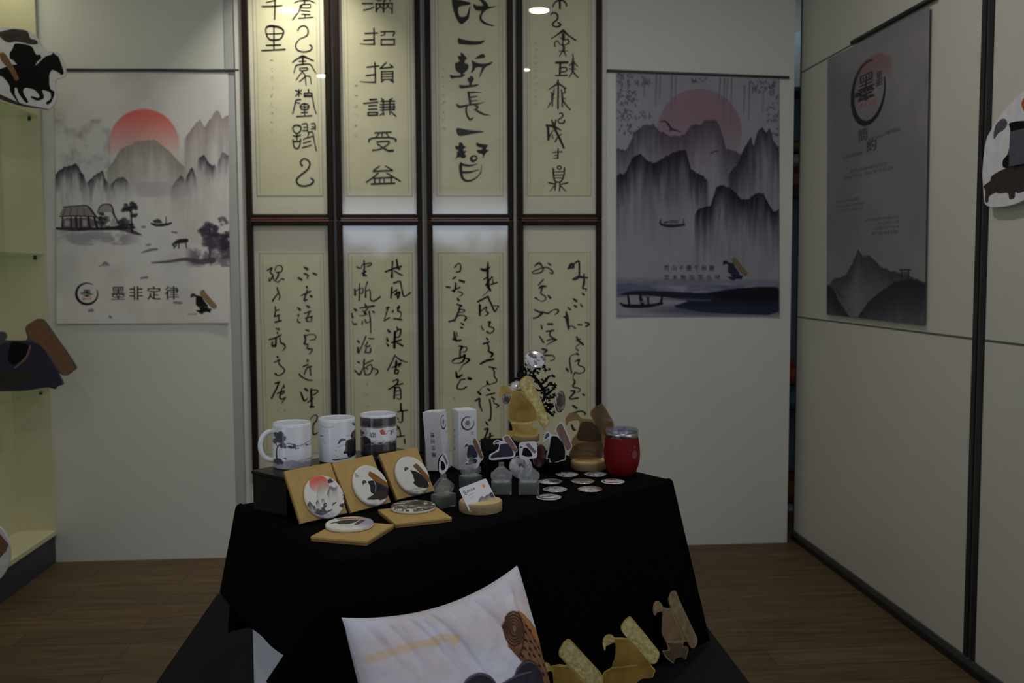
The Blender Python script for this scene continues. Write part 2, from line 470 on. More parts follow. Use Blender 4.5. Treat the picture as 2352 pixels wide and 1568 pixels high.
    def band(s, y0, y1, c, a=1.0, cells=(6, 20), edge=0.25, x=None):
        w = s.win(x[0] if x else s.x0, y0, x[1] if x else s.x1, y1)
        if w is None: return
        Y = s.Y[w[0]][:, None]; n = w[1].stop - w[1].start
        t = (Y - y0) / (y1 - y0); nz = vnoise(Y.shape[0], n, cells[0], cells[1], s.rng)
        m = np.clip((np.minimum(t, 1 - t) - (nz - .5) * edge * 2) / edge + .2, 0, 1) * a * (.75 + .25 * nz)
        if x: m = m * np.clip((s.X[w[1]] - x[0]) / (.18 * (x[1] - x[0])), 0, 1)[None] * (np.clip((x[1] - s.X[w[1]]) / (.18 * (x[1] - x[0])), 0, 1)[None] if x[1] < s.x1 - 8 * s.px else 1)
        s.blend(w, m, c)
    def fill_noise(s, c, a, cy, cx, lo=.5, hi=.8, wx=None):
        w = s.win(*(wx or (s.x0, s.y0, s.x1, s.y1))); h = w[0].stop - w[0].start; n = w[1].stop - w[1].start
        s.blend(w, np.clip((vnoise(h, n, cy, cx, s.rng) - lo) / (hi - lo), 0, 1) * a, c)
    def blobs(s, cx, cy, rx, ry, c, n, r, a=0.9):
        for _ in range(n):
            t = s.rng.random() * 6.283; q = math.sqrt(s.rng.random()); k = .5 + s.rng.random()
            s.ell(cx + rx * q * math.cos(t), cy + ry * q * math.sin(t), r * k, r * k * .7, c, a, .6)
    def ring(s, cx, cy, rx, ry, wdt, c, a=1.0, start=-20, sweep=320):
        pts = [(cx + rx * math.cos(math.radians(start + sweep * k / 24)), cy + ry * math.sin(math.radians(start + sweep * k / 24)), wdt * (0.35 + 0.9 * math.sin(math.pi * k / 24))) for k in range(25)]
        s.strokes(' '.join('%f,%f,%f' % p for p in pts), c, a)
    def text(s, t, x, y, size, c, a=1.0, dx=None, dy=0.0, rot=0, asp=1.0):
        dx = size * 1.1 if dx is None else dx
        for k, ch in enumerate(t):
            v, f = glyph(ch)
            if len(v) == 0: continue
            ca, sa = math.cos(rot), math.sin(rot)
            P = np.stack([x + k * dx + size * asp * (v[:, 0] * ca + v[:, 1] * sa), y + k * dy - size * (-v[:, 0] * sa + v[:, 1] * ca)], 1)
            for q in f:
                for ox in (-.012, .012): s.poly(P[list(q)] + np.array([ox * size, 0]), c, a)
    def logo(s, cx, cy, r, c=(30, 30, 36), ry=None, red=(190, 80, 70)):
        ry = ry or r
        s.ring(cx, cy, r, ry, r * .2, c)
        s.text('墨', cx, cy - ry * .05, ry * .75, c, .85, asp=r / ry)
        s.blobs(cx, cy, r * .55, ry * .2, c, 14, r * .09, .5)
        s.text('墨非定律', cx - r * .33, cy + ry * .5, ry * .2, red, .9, dx=r * .22, asp=r / ry)
    def figure(s, kind, x0, y0, x1, y1, cols=None, a=1.0):
        for nm, pts in FIG[kind].items():
            c = (cols or FCOL)[nm]
            s.poly(chaikin([(x0 + px * (x1 - x0), y0 + py * (y1 - y0)) for px, py in pts], 1, .16), c, a)
    def linear(s):
        im = s.img.reshape(s.h // 2, 2, s.w // 2, 2, 3).mean((1, 3)) / 255.0
        return np.where(im <= .04045, im / 12.92, ((im + .055) / 1.055) ** 2.4)
def set_print(o, uv, paint):
    im = paint.linear(); h, w = im.shape[:2]
    uv = np.array(uv); i = np.clip((uv[:, 0] * w).astype(int), 0, w - 1); j = np.clip((uv[:, 1] * h).astype(int), 0, h - 1)
    c = np.ones((len(uv), 4), np.float32); c[:, :3] = im[j, i]
    at = o.data.color_attributes.new('print', 'FLOAT_COLOR', 'POINT'); at.data.foreach_set('color', c.ravel())
def printed_grid(name, fn, paint, mt, parent=None, local=True, smooth=True, solid=0):
    """sheet whose mesh is as fine as its print; fn(u,v) with v downwards"""
    nu, nv = paint.w // 2 - 1, paint.h // 2 - 1
    mb = MB(); mb.grid(fn, nu, nv)
    o = obj(name, mb, mt, parent, smooth=smooth, local=local, solid=solid)
    u, v = np.meshgrid(np.linspace(0, 1, nu + 1), np.linspace(0, 1, nv + 1))
    set_print(o, np.stack([u.ravel(), v.ravel()], 1), paint)
    return o
def norm(d):
    a = np.array([p for k in d for p in d[k]], float); lo, hi = a.min(0), a.max(0)
    return {k: [((p[0] - lo[0]) / (hi[0] - lo[0]), (p[1] - lo[1]) / (hi[1] - lo[1])) for p in d[k]] for k in d}
def P2(s): return [tuple(float(k) for k in t.split(',')) for t in s.split()]
FIGA = dict(robe=P2('1478,365 1500,362 1540,378 1580,375 1640,560 1720,745 1610,755 1520,750 1490,700 1475,640 1480,560 1482,470'),
    hood=P2('1490,372 1470,320 1430,290 1395,310 1378,370 1385,450 1398,460 1412,418 1450,418 1478,408'),
    dish=P2('1520,752 1610,757 1712,760 1712,815 1745,800 1765,810 1772,850 1755,890 1745,945 1730,950 1700,920 1660,925 1620,940 1605,1000 1590,990 1535,950 1490,890 1483,860 1495,850 1560,855 1545,800'),
    scroll=P2('1565,220 1600,180 1630,180 1660,260 1720,390 1800,560 1870,710 1872,760 1850,810 1820,830 1790,810 1720,690 1640,520 1575,370 1552,310'))
FIGB = dict(robe=P2('935,710 1085,715 1180,800 1330,970 1370,1040 1180,1010 960,1040 915,1040 915,1000 940,950 948,870 950,790'),
    hood=P2('938,712 920,685 880,668 835,680 808,720 803,780 820,845 833,853 840,800 880,785 915,765 938,757'),
    dish=P2('820,1090 900,1050 1100,1030 1330,990 1370,1040 1400,1080 1380,1110 1375,1150 1320,1165 1260,1160 1180,1215 1100,1290 880,1290 790,1215 800,1130'),
    scroll=P2('1010,570 1050,510 1100,470 1130,480 1200,570 1310,700 1420,840 1448,880 1440,930 1410,990 1370,1005 1300,960 1180,800 1060,690 1010,620'))
FIG = {'A': norm(FIGA), 'B': norm(FIGB)}
FCOL = dict(robe=(24, 24, 30), hood=(70, 70, 80), dish=(52, 46, 46), scroll=(126, 88, 54))

CALL = {}
CALL['差以毫釐 upper 1'] = [(590, 0, "85,103,26 285,98,24 400,85,12;285,-60,24 283,100,24 277,300,24;150,38,18 285,5,20;245,410,36 330,420,34 390,450,30 418,490,26 405,550,24 360,610,26 270,625,30 200,615,28 160,560,22 140,490,22 150,430,28 200,408,34 260,408,36;150,530,18 270,528,18 400,520,18;268,410,22 268,780,24;150,710,24 370,702,24;80,790,24 260,782,24 440,772,26;590,45,18 650,15,20 750,10,30 830,10,24 905,45,16;745,-40,26 745,70,24;835,65,20 700,75,18 670,110,20;835,70,18 830,120,18 690,122,18;720,60,18 680,130,20 640,200,22 560,310,20;690,165,16 830,178,18;700,222,18 830,228,20;755,230,18 750,280,20;650,285,20 880,270,20;640,480,22 665,430,22 725,402,20 780,425,24 802,480,24 790,545,24 740,580,18 670,610,14 620,670,20 608,730,22 640,785,22 720,810,22 810,800,22 860,760,22 855,720,24 830,705,24;560,970,22 640,915,24 720,880,40 800,910,24 885,950,20;720,885,36 720,1000,24;660,958,18 770,955,18;580,1140,16 600,1060,18 625,1020,24 720,1005,22 830,1005,20 880,1070,18 920,1140,16;670,1065,16 680,1100,18 780,1095,20 790,1060,18 670,1065,14;720,1120,16 670,1170,16 615,1250,16;700,1110,16 755,1190,20 665,1275,16;755,1190,22 770,1335,16;770,1190,20 820,1190,18 840,1230,18 850,1310,16;605,1410,20 700,1470,16;700,1405,16 605,1500,16;655,1400,24 655,1500,26;810,1400,24 810,1440,22;740,1460,22 850,1455,22;745,1500,34 860,1500,34;740,1460,18 745,1510,18"),
 (590, 210, "860,30,22 880,150,20 900,250,20 930,350,16;690,125,16 615,135,20 600,180,22 580,270,20 560,345,20;610,170,18 670,180,16;745,185,22 800,205,22 815,240,22 790,275,20 745,285,20 700,275,20 678,240,22 695,205,22 745,185,22;680,238,16 812,238,16;745,185,20 748,385,20;695,330,18 795,325,18;625,390,22 860,378,20;625,525,24 680,545,26 690,590,24 665,635,22 625,655,20 585,630,22 562,580,24 580,540,26 625,525,24;565,690,16 625,700,24 685,680,16;625,655,22 625,760,22;565,750,22 570,780,22 680,775,20 682,740,18;570,780,20 575,850,22 610,890,22 650,880,22 675,830,20 680,775,18;710,510,18 770,500,20 790,530,22 795,620,18;730,560,14 790,560,14;720,610,18 800,610,18;850,505,18 900,500,20 915,540,20 915,595,18;860,550,14 910,550,14;850,585,18 915,580,18;800,640,16 870,635,22 890,720,20 910,830,18 930,925,22;820,640,16 790,720,16;730,745,16 800,720,18 870,700,18;730,805,16 840,775,18;710,880,18 850,840,18;710,1160,30 685,1130,24 690,1085,24 740,1052,22 800,1075,24 830,1130,26 800,1210,26 720,1280,26 640,1350,28 620,1400,28 650,1455,28 730,1480,28 830,1460,28 885,1410,32 870,1370,26 840,1355,20")]
CALL['2'] = [(800, 0, "220,55,22 380,55,22;240,160,22 330,140,20 400,110,16;435,60,20 440,185,24;435,60,24 560,62,24 690,50,22;690,50,24 685,205,24;555,10,20 552,190,24;480,60,16 500,100,20 445,150,18;500,90,18 550,150,16;620,60,16 620,100,18 560,150,14;610,90,18 680,150,16;450,10,18 520,10,18;570,-10,20 580,20,20;650,-10,20 655,20,20;400,440,22 405,690,26;260,522,22 455,515,22;245,630,24 410,618,22;185,685,8 300,692,16 410,692,24;510,500,22 620,495,20 720,500,26 700,560,22;570,500,22 565,540,20 510,555,14;515,620,20 515,700,22;515,618,22 725,615,22;720,615,22 720,700,22;515,700,22 720,697,22;415,980,24 425,1290,24;290,1050,22 475,1030,22;280,1180,22 425,1165,24;185,1275,8 300,1285,16 425,1285,24;590,980,22 500,1070,24;500,1070,22 700,1050,22;650,1010,20 700,1050,26;520,1120,20 700,1115,20;520,1115,20 520,1250,20;695,1115,24 695,1250,24;530,1160,16 690,1155,16;530,1200,14 690,1195,14;520,1245,18 695,1240,18;560,1245,20 515,1285,18;650,1245,24 700,1280,34"),
 (800, 210, "340,128,28 440,122,26;240,185,22 465,165,22;320,225,22 445,215,22;315,280,22 450,272,22;310,330,26 310,370,26;310,328,22 455,325,22;455,325,26 455,370,26;310,372,24 455,368,24;520,110,22 545,150,24;690,105,20 640,150,22;510,155,22 725,150,24;500,205,20 725,195,20;495,245,20 730,240,26;505,290,22 725,280,24;548,130,26 548,290,28;650,130,28 650,285,28;715,195,24 715,280,24;545,290,18 540,340,20 495,370,14;560,340,18 550,370,16;645,290,18 650,360,18;670,320,22 745,385,22;415,648,26 670,635,24;480,660,16 430,720,20;530,650,20 530,700,20;590,650,18 640,715,20;320,790,22 335,745,24 420,725,24 530,722,22 640,720,24 740,745,26 738,785,22;450,790,22 630,780,22 615,830,22 545,880,22 470,910,22 380,920,24;455,820,22 540,880,24 620,925,30 700,925,36;485,1170,20 400,1230,24;580,1165,18 690,1230,24;390,1248,26 690,1235,26;470,1275,20 380,1350,24 280,1420,22;600,1275,20 700,1335,24 815,1405,24;410,1360,24 415,1440,24;400,1358,24 680,1345,26;490,1360,18 492,1435,20;560,1355,18 562,1435,20;670,1350,24 670,1440,24;360,1448,28 725,1435,26")]
CALL['3'] = [(1000, 0, "P 255,-20 390,0 560,40 545,75 400,95 360,115 355,180 370,240 400,268 460,262 495,235 530,110 555,70 540,200 520,290 480,335 410,385 370,360 320,270 280,160 260,60;690,-20,30 760,40,60 790,110,80 740,180,40 705,260,34 720,320,40 790,370,34 910,405,18;600,70,20 640,120,70 700,130,80 780,120,60 850,120,30 960,95,6;P 350,590 440,620 560,640 680,645 790,625 730,685 640,702 540,705 420,695 360,690 350,640;P 390,825 430,830 470,880 500,915 460,950 455,985 505,1000 525,1040 500,1100 450,1140 430,1160 480,1165 410,1215 330,1215 250,1240 215,1165 300,1185 400,1180 390,1150 340,1130 310,1070 300,985 380,965 360,920 345,870 400,880;P 600,920 740,830 790,885 760,905 660,920;P 560,935 640,980 740,1000 830,985 905,955 870,1010 780,1050 740,1130 670,1240 700,1150 730,1060 720,1050 630,1055 600,1120 550,1150 580,1060 575,990;P 500,1215 540,1225 545,1185 575,1185 610,1240 570,1300 565,1330 700,1310 640,1355 540,1370 420,1385 385,1385 365,1325 440,1335 535,1330 530,1290 505,1265"),
 (1000, 210, "520,15,40 545,180,38;510,20,26 600,15,26 715,15,10;560,90,28 660,75,12;560,150,22 665,140,10;340,205,30 380,240,44 470,222,30 560,205,26 680,190,20 765,165,8;490,230,26 480,290,30 500,380,30 545,440,36 590,410,16;620,220,22 660,240,34 640,290,30 700,330,36 770,360,26 860,370,6;600,290,14 650,270,20;P 325,575 370,570 480,595 620,612 770,620 740,640 640,655 500,680 400,700 355,690 330,640;P 370,795 420,800 440,850 490,865 440,900 430,930 495,930 450,975 490,1010 460,1040 420,1045 390,1025 345,1030 290,1075 340,1010 335,940 375,925 320,905 300,850 365,860;P 635,795 700,820 835,835 800,880 790,910 850,915 810,945 780,975 740,1060 745,975 670,970 640,910 720,915 745,885 670,870 640,840;560,1050,40 580,1090,40 625,1075,30 650,1040,24 625,1010,24 570,1020,26 555,1060,36;400,1110,20 395,1160,50 400,1270,46 430,1360,40 490,1400,36 580,1385,26 660,1330,18 710,1260,16 720,1150,10;410,1140,40 530,1160,30 660,1135,8;430,1265,40 540,1260,30 680,1225,8")]
CALL['4'] = [(1210, 0, "515,-20,36 518,130,32;405,105,20 440,40,26 500,5,30 570,10,28 610,50,26 625,95,22;375,235,18 400,205,26 450,205,28 485,250,30 470,310,30 420,350,26 405,390,30 450,420,28 510,410,30 525,380,36 490,355,26;385,605,20 480,540,26 570,480,50;570,480,44 660,560,28 765,630,28;570,540,50 575,620,50;520,580,14 570,640,16;440,725,24 435,670,20 480,640,18 520,700,14;610,620,20 650,620,24 660,670,24 630,690,20;570,640,20 560,700,30 580,740,40 570,800,40;520,700,16 620,700,14;570,780,24 510,880,14;580,790,24 615,880,16;500,800,14 640,800,14;460,980,40 635,975,40;525,980,34 515,1180,34;455,1182,26 630,1178,28;530,1060,22 615,1060,22 620,1110,22 530,1130,22;722,840,12 725,930,30 722,1010,44 720,1120,40;720,960,20 670,1030,18;735,970,26 795,1040,18;665,1080,20 765,1080,18;720,1120,26 660,1215,14;725,1130,26 805,1215,22;490,1250,24 485,1310,46;480,1310,34 345,1400,18;490,1300,34 610,1385,24;492,1310,30 490,1560,28;380,1440,20 410,1500,30 430,1390,18;400,1500,30 400,1560,34;540,1400,20 555,1500,30 560,1560,34;590,1390,20 600,1450,22 545,1460,14"),
 (1210, 220, "488,0,28 488,200,30;395,0,34 400,160,24;400,60,20 430,30,14;370,110,24 330,185,14;555,0,30 555,170,22;560,30,24 610,50,14;570,80,26 620,150,24 680,215,24;510,280,20 545,270,24 565,305,24 540,345,22 495,375,22 495,415,22 540,432,24 585,415,26 590,385,28;305,465,30 330,500,40 338,690,36;310,460,36 420,480,40 530,535,22;390,385,24 425,470,44;455,380,22 430,500,44;430,500,40 500,640,36 580,815,34;410,540,18 340,660,22;400,610,16 405,665,22;545,600,16 490,640,22 445,720,24;490,825,18 485,975,30;405,885,20 555,875,20;490,975,20 410,980,10;430,935,18 470,930,12;510,1095,20 540,1115,20 525,1145,20 490,1140,20 480,1110,20 510,1095,20;410,1135,24 420,1250,26 445,1340,26 520,1350,18;590,1130,24 580,1250,26 540,1340,24;430,1190,14 570,1185,14;430,1240,16 575,1235,14;440,1285,16 560,1285,14;345,1360,26 440,1380,20;640,1360,24 540,1385,20;455,1340,22 440,1480,18;520,1345,22 510,1490,20;430,1410,18 365,1490,12;530,1410,20 610,1490,16")]
CALL['5'] = [(590, 590, "160,210,20 235,170,28 210,240,24 250,290,30 195,380,24 190,330,16;250,290,20 270,370,16;285,220,16 300,150,14 360,130,18 400,170,20 380,230,20 310,240,24;340,240,20 330,300,30 290,370,18 340,390,18 380,340,16 420,350,30;315,480,24 330,530,26 350,580,22 360,620,22 345,670,18;340,560,22 290,620,22 250,680,28 245,700,20;290,780,26 290,850,22 275,930,30;295,840,20 345,825,22;275,935,22 350,910,30;340,920,26 345,990,22;285,1020,30 380,995,26;300,1120,24 345,1130,36;320,1185,30 330,1200,20;195,1290,24 280,1270,28 380,1220,26;300,1270,26 295,1390,34;240,1330,24 245,1390,40 290,1390,40;360,1270,24 375,1340,28 430,1370,30 440,1420,24 400,1470,10;745,160,30 790,190,44;880,250,30 930,275,36;650,325,34 700,355,38;745,260,28 800,285,30 790,335,24;780,465,36 785,475,36;690,605,16 770,570,30 840,535,26;790,520,30 755,620,28 745,680,34 790,665,20;840,610,36 860,620,36;640,795,26 675,825,40;650,900,32 650,930,24;635,970,14 640,1010,22 675,1025,26;785,765,34 820,785,36;735,885,18 840,850,30;820,880,26 790,940,24 780,1000,26 830,1010,14;760,960,20 865,930,30;860,930,22 850,1010,18;770,1145,26 810,1155,34;750,1230,36 760,1300,30 745,1360,34 800,1370,24 790,1430,30 870,1450,28 820,1520,14;760,1230,24 860,1210,14 920,1230,18 910,1285,20 830,1305,12"),
 (590, 790, "315,190,28 330,210,30;270,285,20 360,245,26;340,270,22 355,320,24 420,380,24 435,420,24 390,470,22 330,490,22 290,465,36;285,615,24 350,595,34;340,610,24 310,690,28 230,850,28;420,640,24 425,680,30;320,770,22 430,735,26;400,680,18 380,740,22 360,820,26 380,860,26 450,840,22;380,790,18 430,760,18;440,850,18 390,920,14;790,240,24 795,260,44;725,350,26 800,320,26;850,350,30 790,370,24 740,470,24;830,370,22 845,490,24;665,470,30 700,510,26 800,560,26 870,565,18;755,700,36 790,725,40;690,760,30 730,870,34 760,880,24 800,840,14;850,700,30 850,800,38 860,980,34;870,720,22 940,720,24 950,750,24 880,800,20;800,910,20 880,850,28;840,980,40 895,980,24;840,1170,14 900,1110,16 945,1130,22 930,1200,24 890,1250,26 880,1330,24 890,1415,26 960,1380,16")]
CALL['6'] = [(790, 590, "315,60,24 320,150,24 310,290,36;205,155,26 260,175,16 290,120,18 330,110,18 420,95,20 420,125,20 360,150,14;280,255,20 340,225,26;320,270,22 350,295,26;170,500,28 175,595,34;245,420,20 240,680,24;180,540,12 240,500,16 300,490,14 290,560,20 250,570,14;370,390,20 340,480,18 340,630,28;345,540,14 400,510,18 415,580,18 420,670,22 480,685,24 570,620,26;165,815,30 190,835,40;120,880,20 135,945,38;125,1000,12 150,1050,24 195,1050,32;330,740,24 350,775,36;250,800,18 470,765,30;300,840,18 330,910,20 240,920,12;380,800,16 330,860,24 360,900,20;450,850,24 470,865,32;395,850,24 415,1000,24 420,1190,18;290,1010,24 285,1050,24;330,980,22 350,1030,24 400,1010,12;215,1310,30 240,1340,30;220,1420,36 225,1500,36 280,1400,12;345,1240,24 270,1420,18;390,1275,22 465,1280,24;370,1330,22 340,1400,26 410,1390,24;350,1430,22 330,1490,24;420,1430,24 410,1490,26 320,1495,16;760,70,30 755,200,24 750,310,46;825,40,26 840,160,36;650,230,28 780,180,28 900,145,28;830,160,36 870,190,30;790,220,20 910,285,24;780,410,26 870,380,26 890,420,24 930,600,26 965,610,20 1040,560,30;750,480,32 735,640,24;760,560,18 830,510,22;800,590,28 870,550,36 850,640,30;820,520,18 840,650,22;670,800,36 700,790,36;690,800,24 650,920,18 630,1000,18 680,965,22;690,960,26 720,950,20;760,860,34 770,840,26;835,800,26 870,770,36 840,840,24 880,860,24 900,900,20 870,960,14;780,965,26 900,980,34;690,1150,40 715,1170,44;670,1260,20 685,1310,40;665,1350,16 695,1390,32;830,1095,24 840,1130,24;800,1170,40 790,1420,40;800,1180,24 870,1130,24 890,1150,28 870,1240,24 810,1260,18;750,1340,28 900,1295,24;830,1340,22 920,1390,30"),
 (790, 790, "215,275,30 240,290,32;170,410,22 210,450,24 250,475,34 300,370,14;320,240,28 310,330,26 330,480,22;310,320,24 450,250,20;330,480,20 400,470,22 440,400,24 420,320,20 320,380,18;350,370,20 370,390,24;460,380,18 520,400,22 530,440,26 490,485,16;800,170,22 740,300,22 680,415,24;810,190,18 890,250,24 990,285,16;820,270,38 810,380,34;750,370,16 890,300,30;850,300,18 880,320,24 850,360,18;800,410,26 795,455,26;800,405,22 850,410,26 840,460,26 800,455,20;760,580,18 845,555,26 820,630,28 700,710,24;820,640,22 920,620,24;800,680,34 785,850,32;800,680,20 870,680,24 890,760,24 885,860,22 830,850,14;820,740,16 870,730,14;820,800,16 870,790,14;890,930,32 895,1040,40;840,1060,18 990,1035,24;920,1050,26 910,1210,26 850,1215,16;840,1160,18 855,1180,16;830,1280,20 870,1330,24 890,1440,22;820,1340,16 860,1300,20;830,1450,24 945,1435,20;950,1490,26 955,1560,22")]
CALL['7'] = [(1000, 590, "300,160,26 360,100,16 395,130,24 385,220,26 330,235,22;275,340,26 315,310,26;375,365,30 450,390,40;175,465,30 230,475,24;320,410,30 310,500,34 290,540,30;260,530,22 380,475,24;350,540,16 420,560,18 420,590,18 370,620,10;350,650,34 365,680,36;340,740,26 410,765,32;390,760,26 360,860,28 300,1000,30;360,820,18 460,830,20 440,860,14 370,870,18;210,1015,26 300,980,30 350,920,22 440,915,18 485,950,30 460,990,34;400,1035,26 440,1060,34;390,1100,24 420,1110,36;290,1170,24 310,1280,54;330,1180,20 345,1240,20;280,1285,36 340,1310,30 400,1300,30;825,80,22 820,200,44 820,300,36 830,470,56;715,190,36 780,205,50 860,155,16;760,350,24 800,320,20;790,440,30 880,320,24 900,320,16;870,430,24 970,400,24;900,350,20 900,400,20;830,470,40 860,520,40;830,530,14 740,610,10;665,700,30 820,620,28 830,640,30 880,750,28 930,850,30 970,800,18 990,770,20 910,760,12;695,750,36 695,910,34;700,860,16 800,780,24 790,840,20 830,880,30 780,920,16;715,1080,20 750,1145,22;825,1020,24 865,1020,30 835,1080,24 910,1110,22 910,1160,22 850,1195,22 810,1170,34;800,1270,26 820,1290,34;750,1360,26 840,1330,30;815,1350,28 840,1430,26 830,1470,24 900,1520,30"),
 (1000, 790, "365,30,20 420,40,38 390,100,30 385,220,30;430,40,14 490,50,18 480,110,18 430,125,14;260,270,22 310,230,28 400,210,26 460,175,40;460,170,34 450,240,32 400,290,24 290,300,10 260,280,14;470,220,20 530,240,36 500,280,30 430,330,14 370,430,10;325,440,32 345,520,40 420,480,26;385,560,22 465,545,22;390,570,20 345,650,24 350,700,22 420,705,20 485,670,26;520,535,44 555,545,44;840,110,22 900,150,34 870,200,26;705,310,30 800,260,36 915,235,28;840,355,22 950,380,24;900,380,20 925,440,26 920,500,20 965,560,22 940,600,18 870,625,14 820,630,24;810,590,36 820,625,36;800,640,10 720,690,8 690,730,10;670,750,36 705,785,36;820,700,30 850,725,30;800,800,24 930,765,26;625,890,24 690,850,32 690,940,30 730,1045,24;850,870,28 870,1000,26 865,1170,26 840,1190,36;880,830,24 925,860,28;910,880,18 920,920,18 990,960,24 960,990,12;790,1220,24 820,1260,32;770,1335,26 820,1330,36 780,1450,26 710,1560,20;690,1520,18 770,1480,20 910,1430,20;860,1400,36 850,1500,26 880,1560,18")]
CALL['8'] = [(1200, 590, "190,140,22 260,95,36 310,150,26 325,190,26 290,240,22 180,260,16 155,235,18 230,200,20 330,165,20 400,170,20 470,220,28 470,260,24 430,245,14;405,100,24 440,125,30;325,355,26 245,445,18;255,490,20 310,460,44 370,460,26;310,480,30 290,570,24 350,610,22 365,660,20 310,695,14 250,670,14 205,640,36;400,600,24 435,640,40;190,825,26 260,860,30 320,870,44;310,880,40 240,940,30 170,960,24;350,870,26 400,880,26 480,830,16 550,825,28 560,860,28 500,910,10;295,1070,24 305,1125,30;400,1050,36 470,1050,36;265,1240,22 330,1335,34;375,1165,26 485,1150,30;440,1160,26 430,1230,28 500,1280,30 530,1295,30;385,1310,20 440,1290,22 520,1295,24 420,1350,16 370,1390,10;310,1440,30 380,1460,36 340,1500,24;340,1530,20 480,1540,18;720,180,34 770,110,44 800,160,40 740,170,26;800,110,24 875,65,28 890,110,30 885,300,28 830,350,28 790,350,24;800,330,16 890,300,20 960,320,24;965,265,26 965,400,40 945,480,30;900,320,24 1020,325,24;940,490,24 1000,500,20 990,540,12;940,570,30 965,590,36;800,655,28 845,690,40;815,760,30 840,780,40;910,740,22 935,775,26;715,790,24 750,825,30;685,860,24 700,960,56 725,1130,34;650,930,24 690,960,34;740,1090,18 780,1080,16 830,1120,26;870,1060,24 930,1065,24;980,1020,20 1045,1050,36 990,1090,22;850,1250,26 880,1310,34 950,1370,36;840,1310,14 910,1280,18;890,1360,14 830,1420,12 870,1460,26;850,1505,24 870,1525,36"),
 (1200, 770, "360,320,16 480,320,18 500,370,20 430,400,12;860,290,14 770,310,12 740,380,24 750,480,26 770,590,24;690,520,36 715,560,30;820,410,18 890,380,30 875,460,22 960,500,20 970,560,18 900,595,16 830,580,24;820,580,24 790,660,12 820,730,30 790,800,24 890,830,20 900,870,18 860,890,12;755,870,22 820,880,34 740,990,24 870,980,28;945,920,28 970,935,32;795,1100,34 850,1140,36;810,1210,26 920,1185,26 985,1220,26 970,1250,16;770,1400,30 800,1470,40 830,1480,24")]
# small signature columns: (x, y0, y1, characters, size) in photograph pixels
SIGN = [[(624, 140, 300, 9, 12)], [(818, 198, 310, 6, 12)], [(1019, 158, 296, 8, 11)], [(1231, 98, 240, 10, 11)],
        [(638, 940, 1010, 3, 12), (655, 940, 1010, 3, 12)], [(842, 882, 960, 4, 11)], [(1042, 915, 990, 4, 11)], [(1250, 900, 1010, 5, 11)]]

# ---------------------------------------------------------------- the room
XL, XFAR, YF = -2.15, 2.6, -3.0
def floor_mat():
    m = bpy.data.materials.new('oak_laminate'); m.use_nodes = True
    nt = m.node_tree; b = nt.nodes['Principled BSDF']; b.inputs['Roughness'].default_value = 0.55
    b.inputs['Specular IOR Level'].default_value = 0.25
    tc = nt.nodes.new('ShaderNodeTexCoord')
    br = nt.nodes.new('ShaderNodeTexBrick')
    br.offset = 0.37; br.inputs['Scale'].default_value = 1.0
    br.inputs['Brick Width'].default_value = 1.1; br.inputs['Row Height'].default_value = 0.13; br.inputs['Mortar Size'].default_value = 0.0016
    br.inputs['Color1'].default_value = S(112, 94, 70); br.inputs['Color2'].default_value = S(98, 82, 61); br.inputs['Mortar'].default_value = S(60, 46, 34)
    nt.links.new(tc.outputs['Object'], br.inputs['Vector'])
    mp = nt.nodes.new('ShaderNodeMapping'); mp.inputs['Scale'].default_value = (2.2, 26, 1)
    nt.links.new(tc.outputs['Object'], mp.inputs[0])
    n = nt.nodes.new('ShaderNodeTexNoise'); n.inputs['Scale'].default_value = 1.6; n.inputs['Detail'].default_value = 7; n.inputs['Roughness'].default_value = 0.65
    nt.links.new(mp.outputs[0], n.inputs['Vector'])
    r = nt.nodes.new('ShaderNodeValToRGB'); r.color_ramp.elements[0].position = 0.3; r.color_ramp.elements[0].color = (0.45, 0.42, 0.40, 1); r.color_ramp.elements[1].position = 0.72; r.color_ramp.elements[1].color = (1.1, 1.08, 1.02, 1)
    nt.links.new(n.outputs[0], r.inputs[0])
    mx = nt.nodes.new('ShaderNodeMix'); mx.data_type = 'RGBA'; mx.blend_type = 'MULTIPLY'; mx.inputs[0].default_value = 1.0
    nt.links.new(br.outputs[0], mx.inputs[6]); nt.links.new(r.outputs[0], mx.inputs[7]); nt.links.new(mx.outputs[2], b.inputs['Base Color'])
    bn = nt.nodes.new('ShaderNodeBump'); bn.inputs['Strength'].default_value = 0.12; bn.inputs['Distance'].default_value = 0.002
    nt.links.new(n.outputs[0], bn.inputs['Height']); nt.links.new(bn.outputs[0], b.inputs['Normal'])
    return m
M['floor'] = floor_mat()
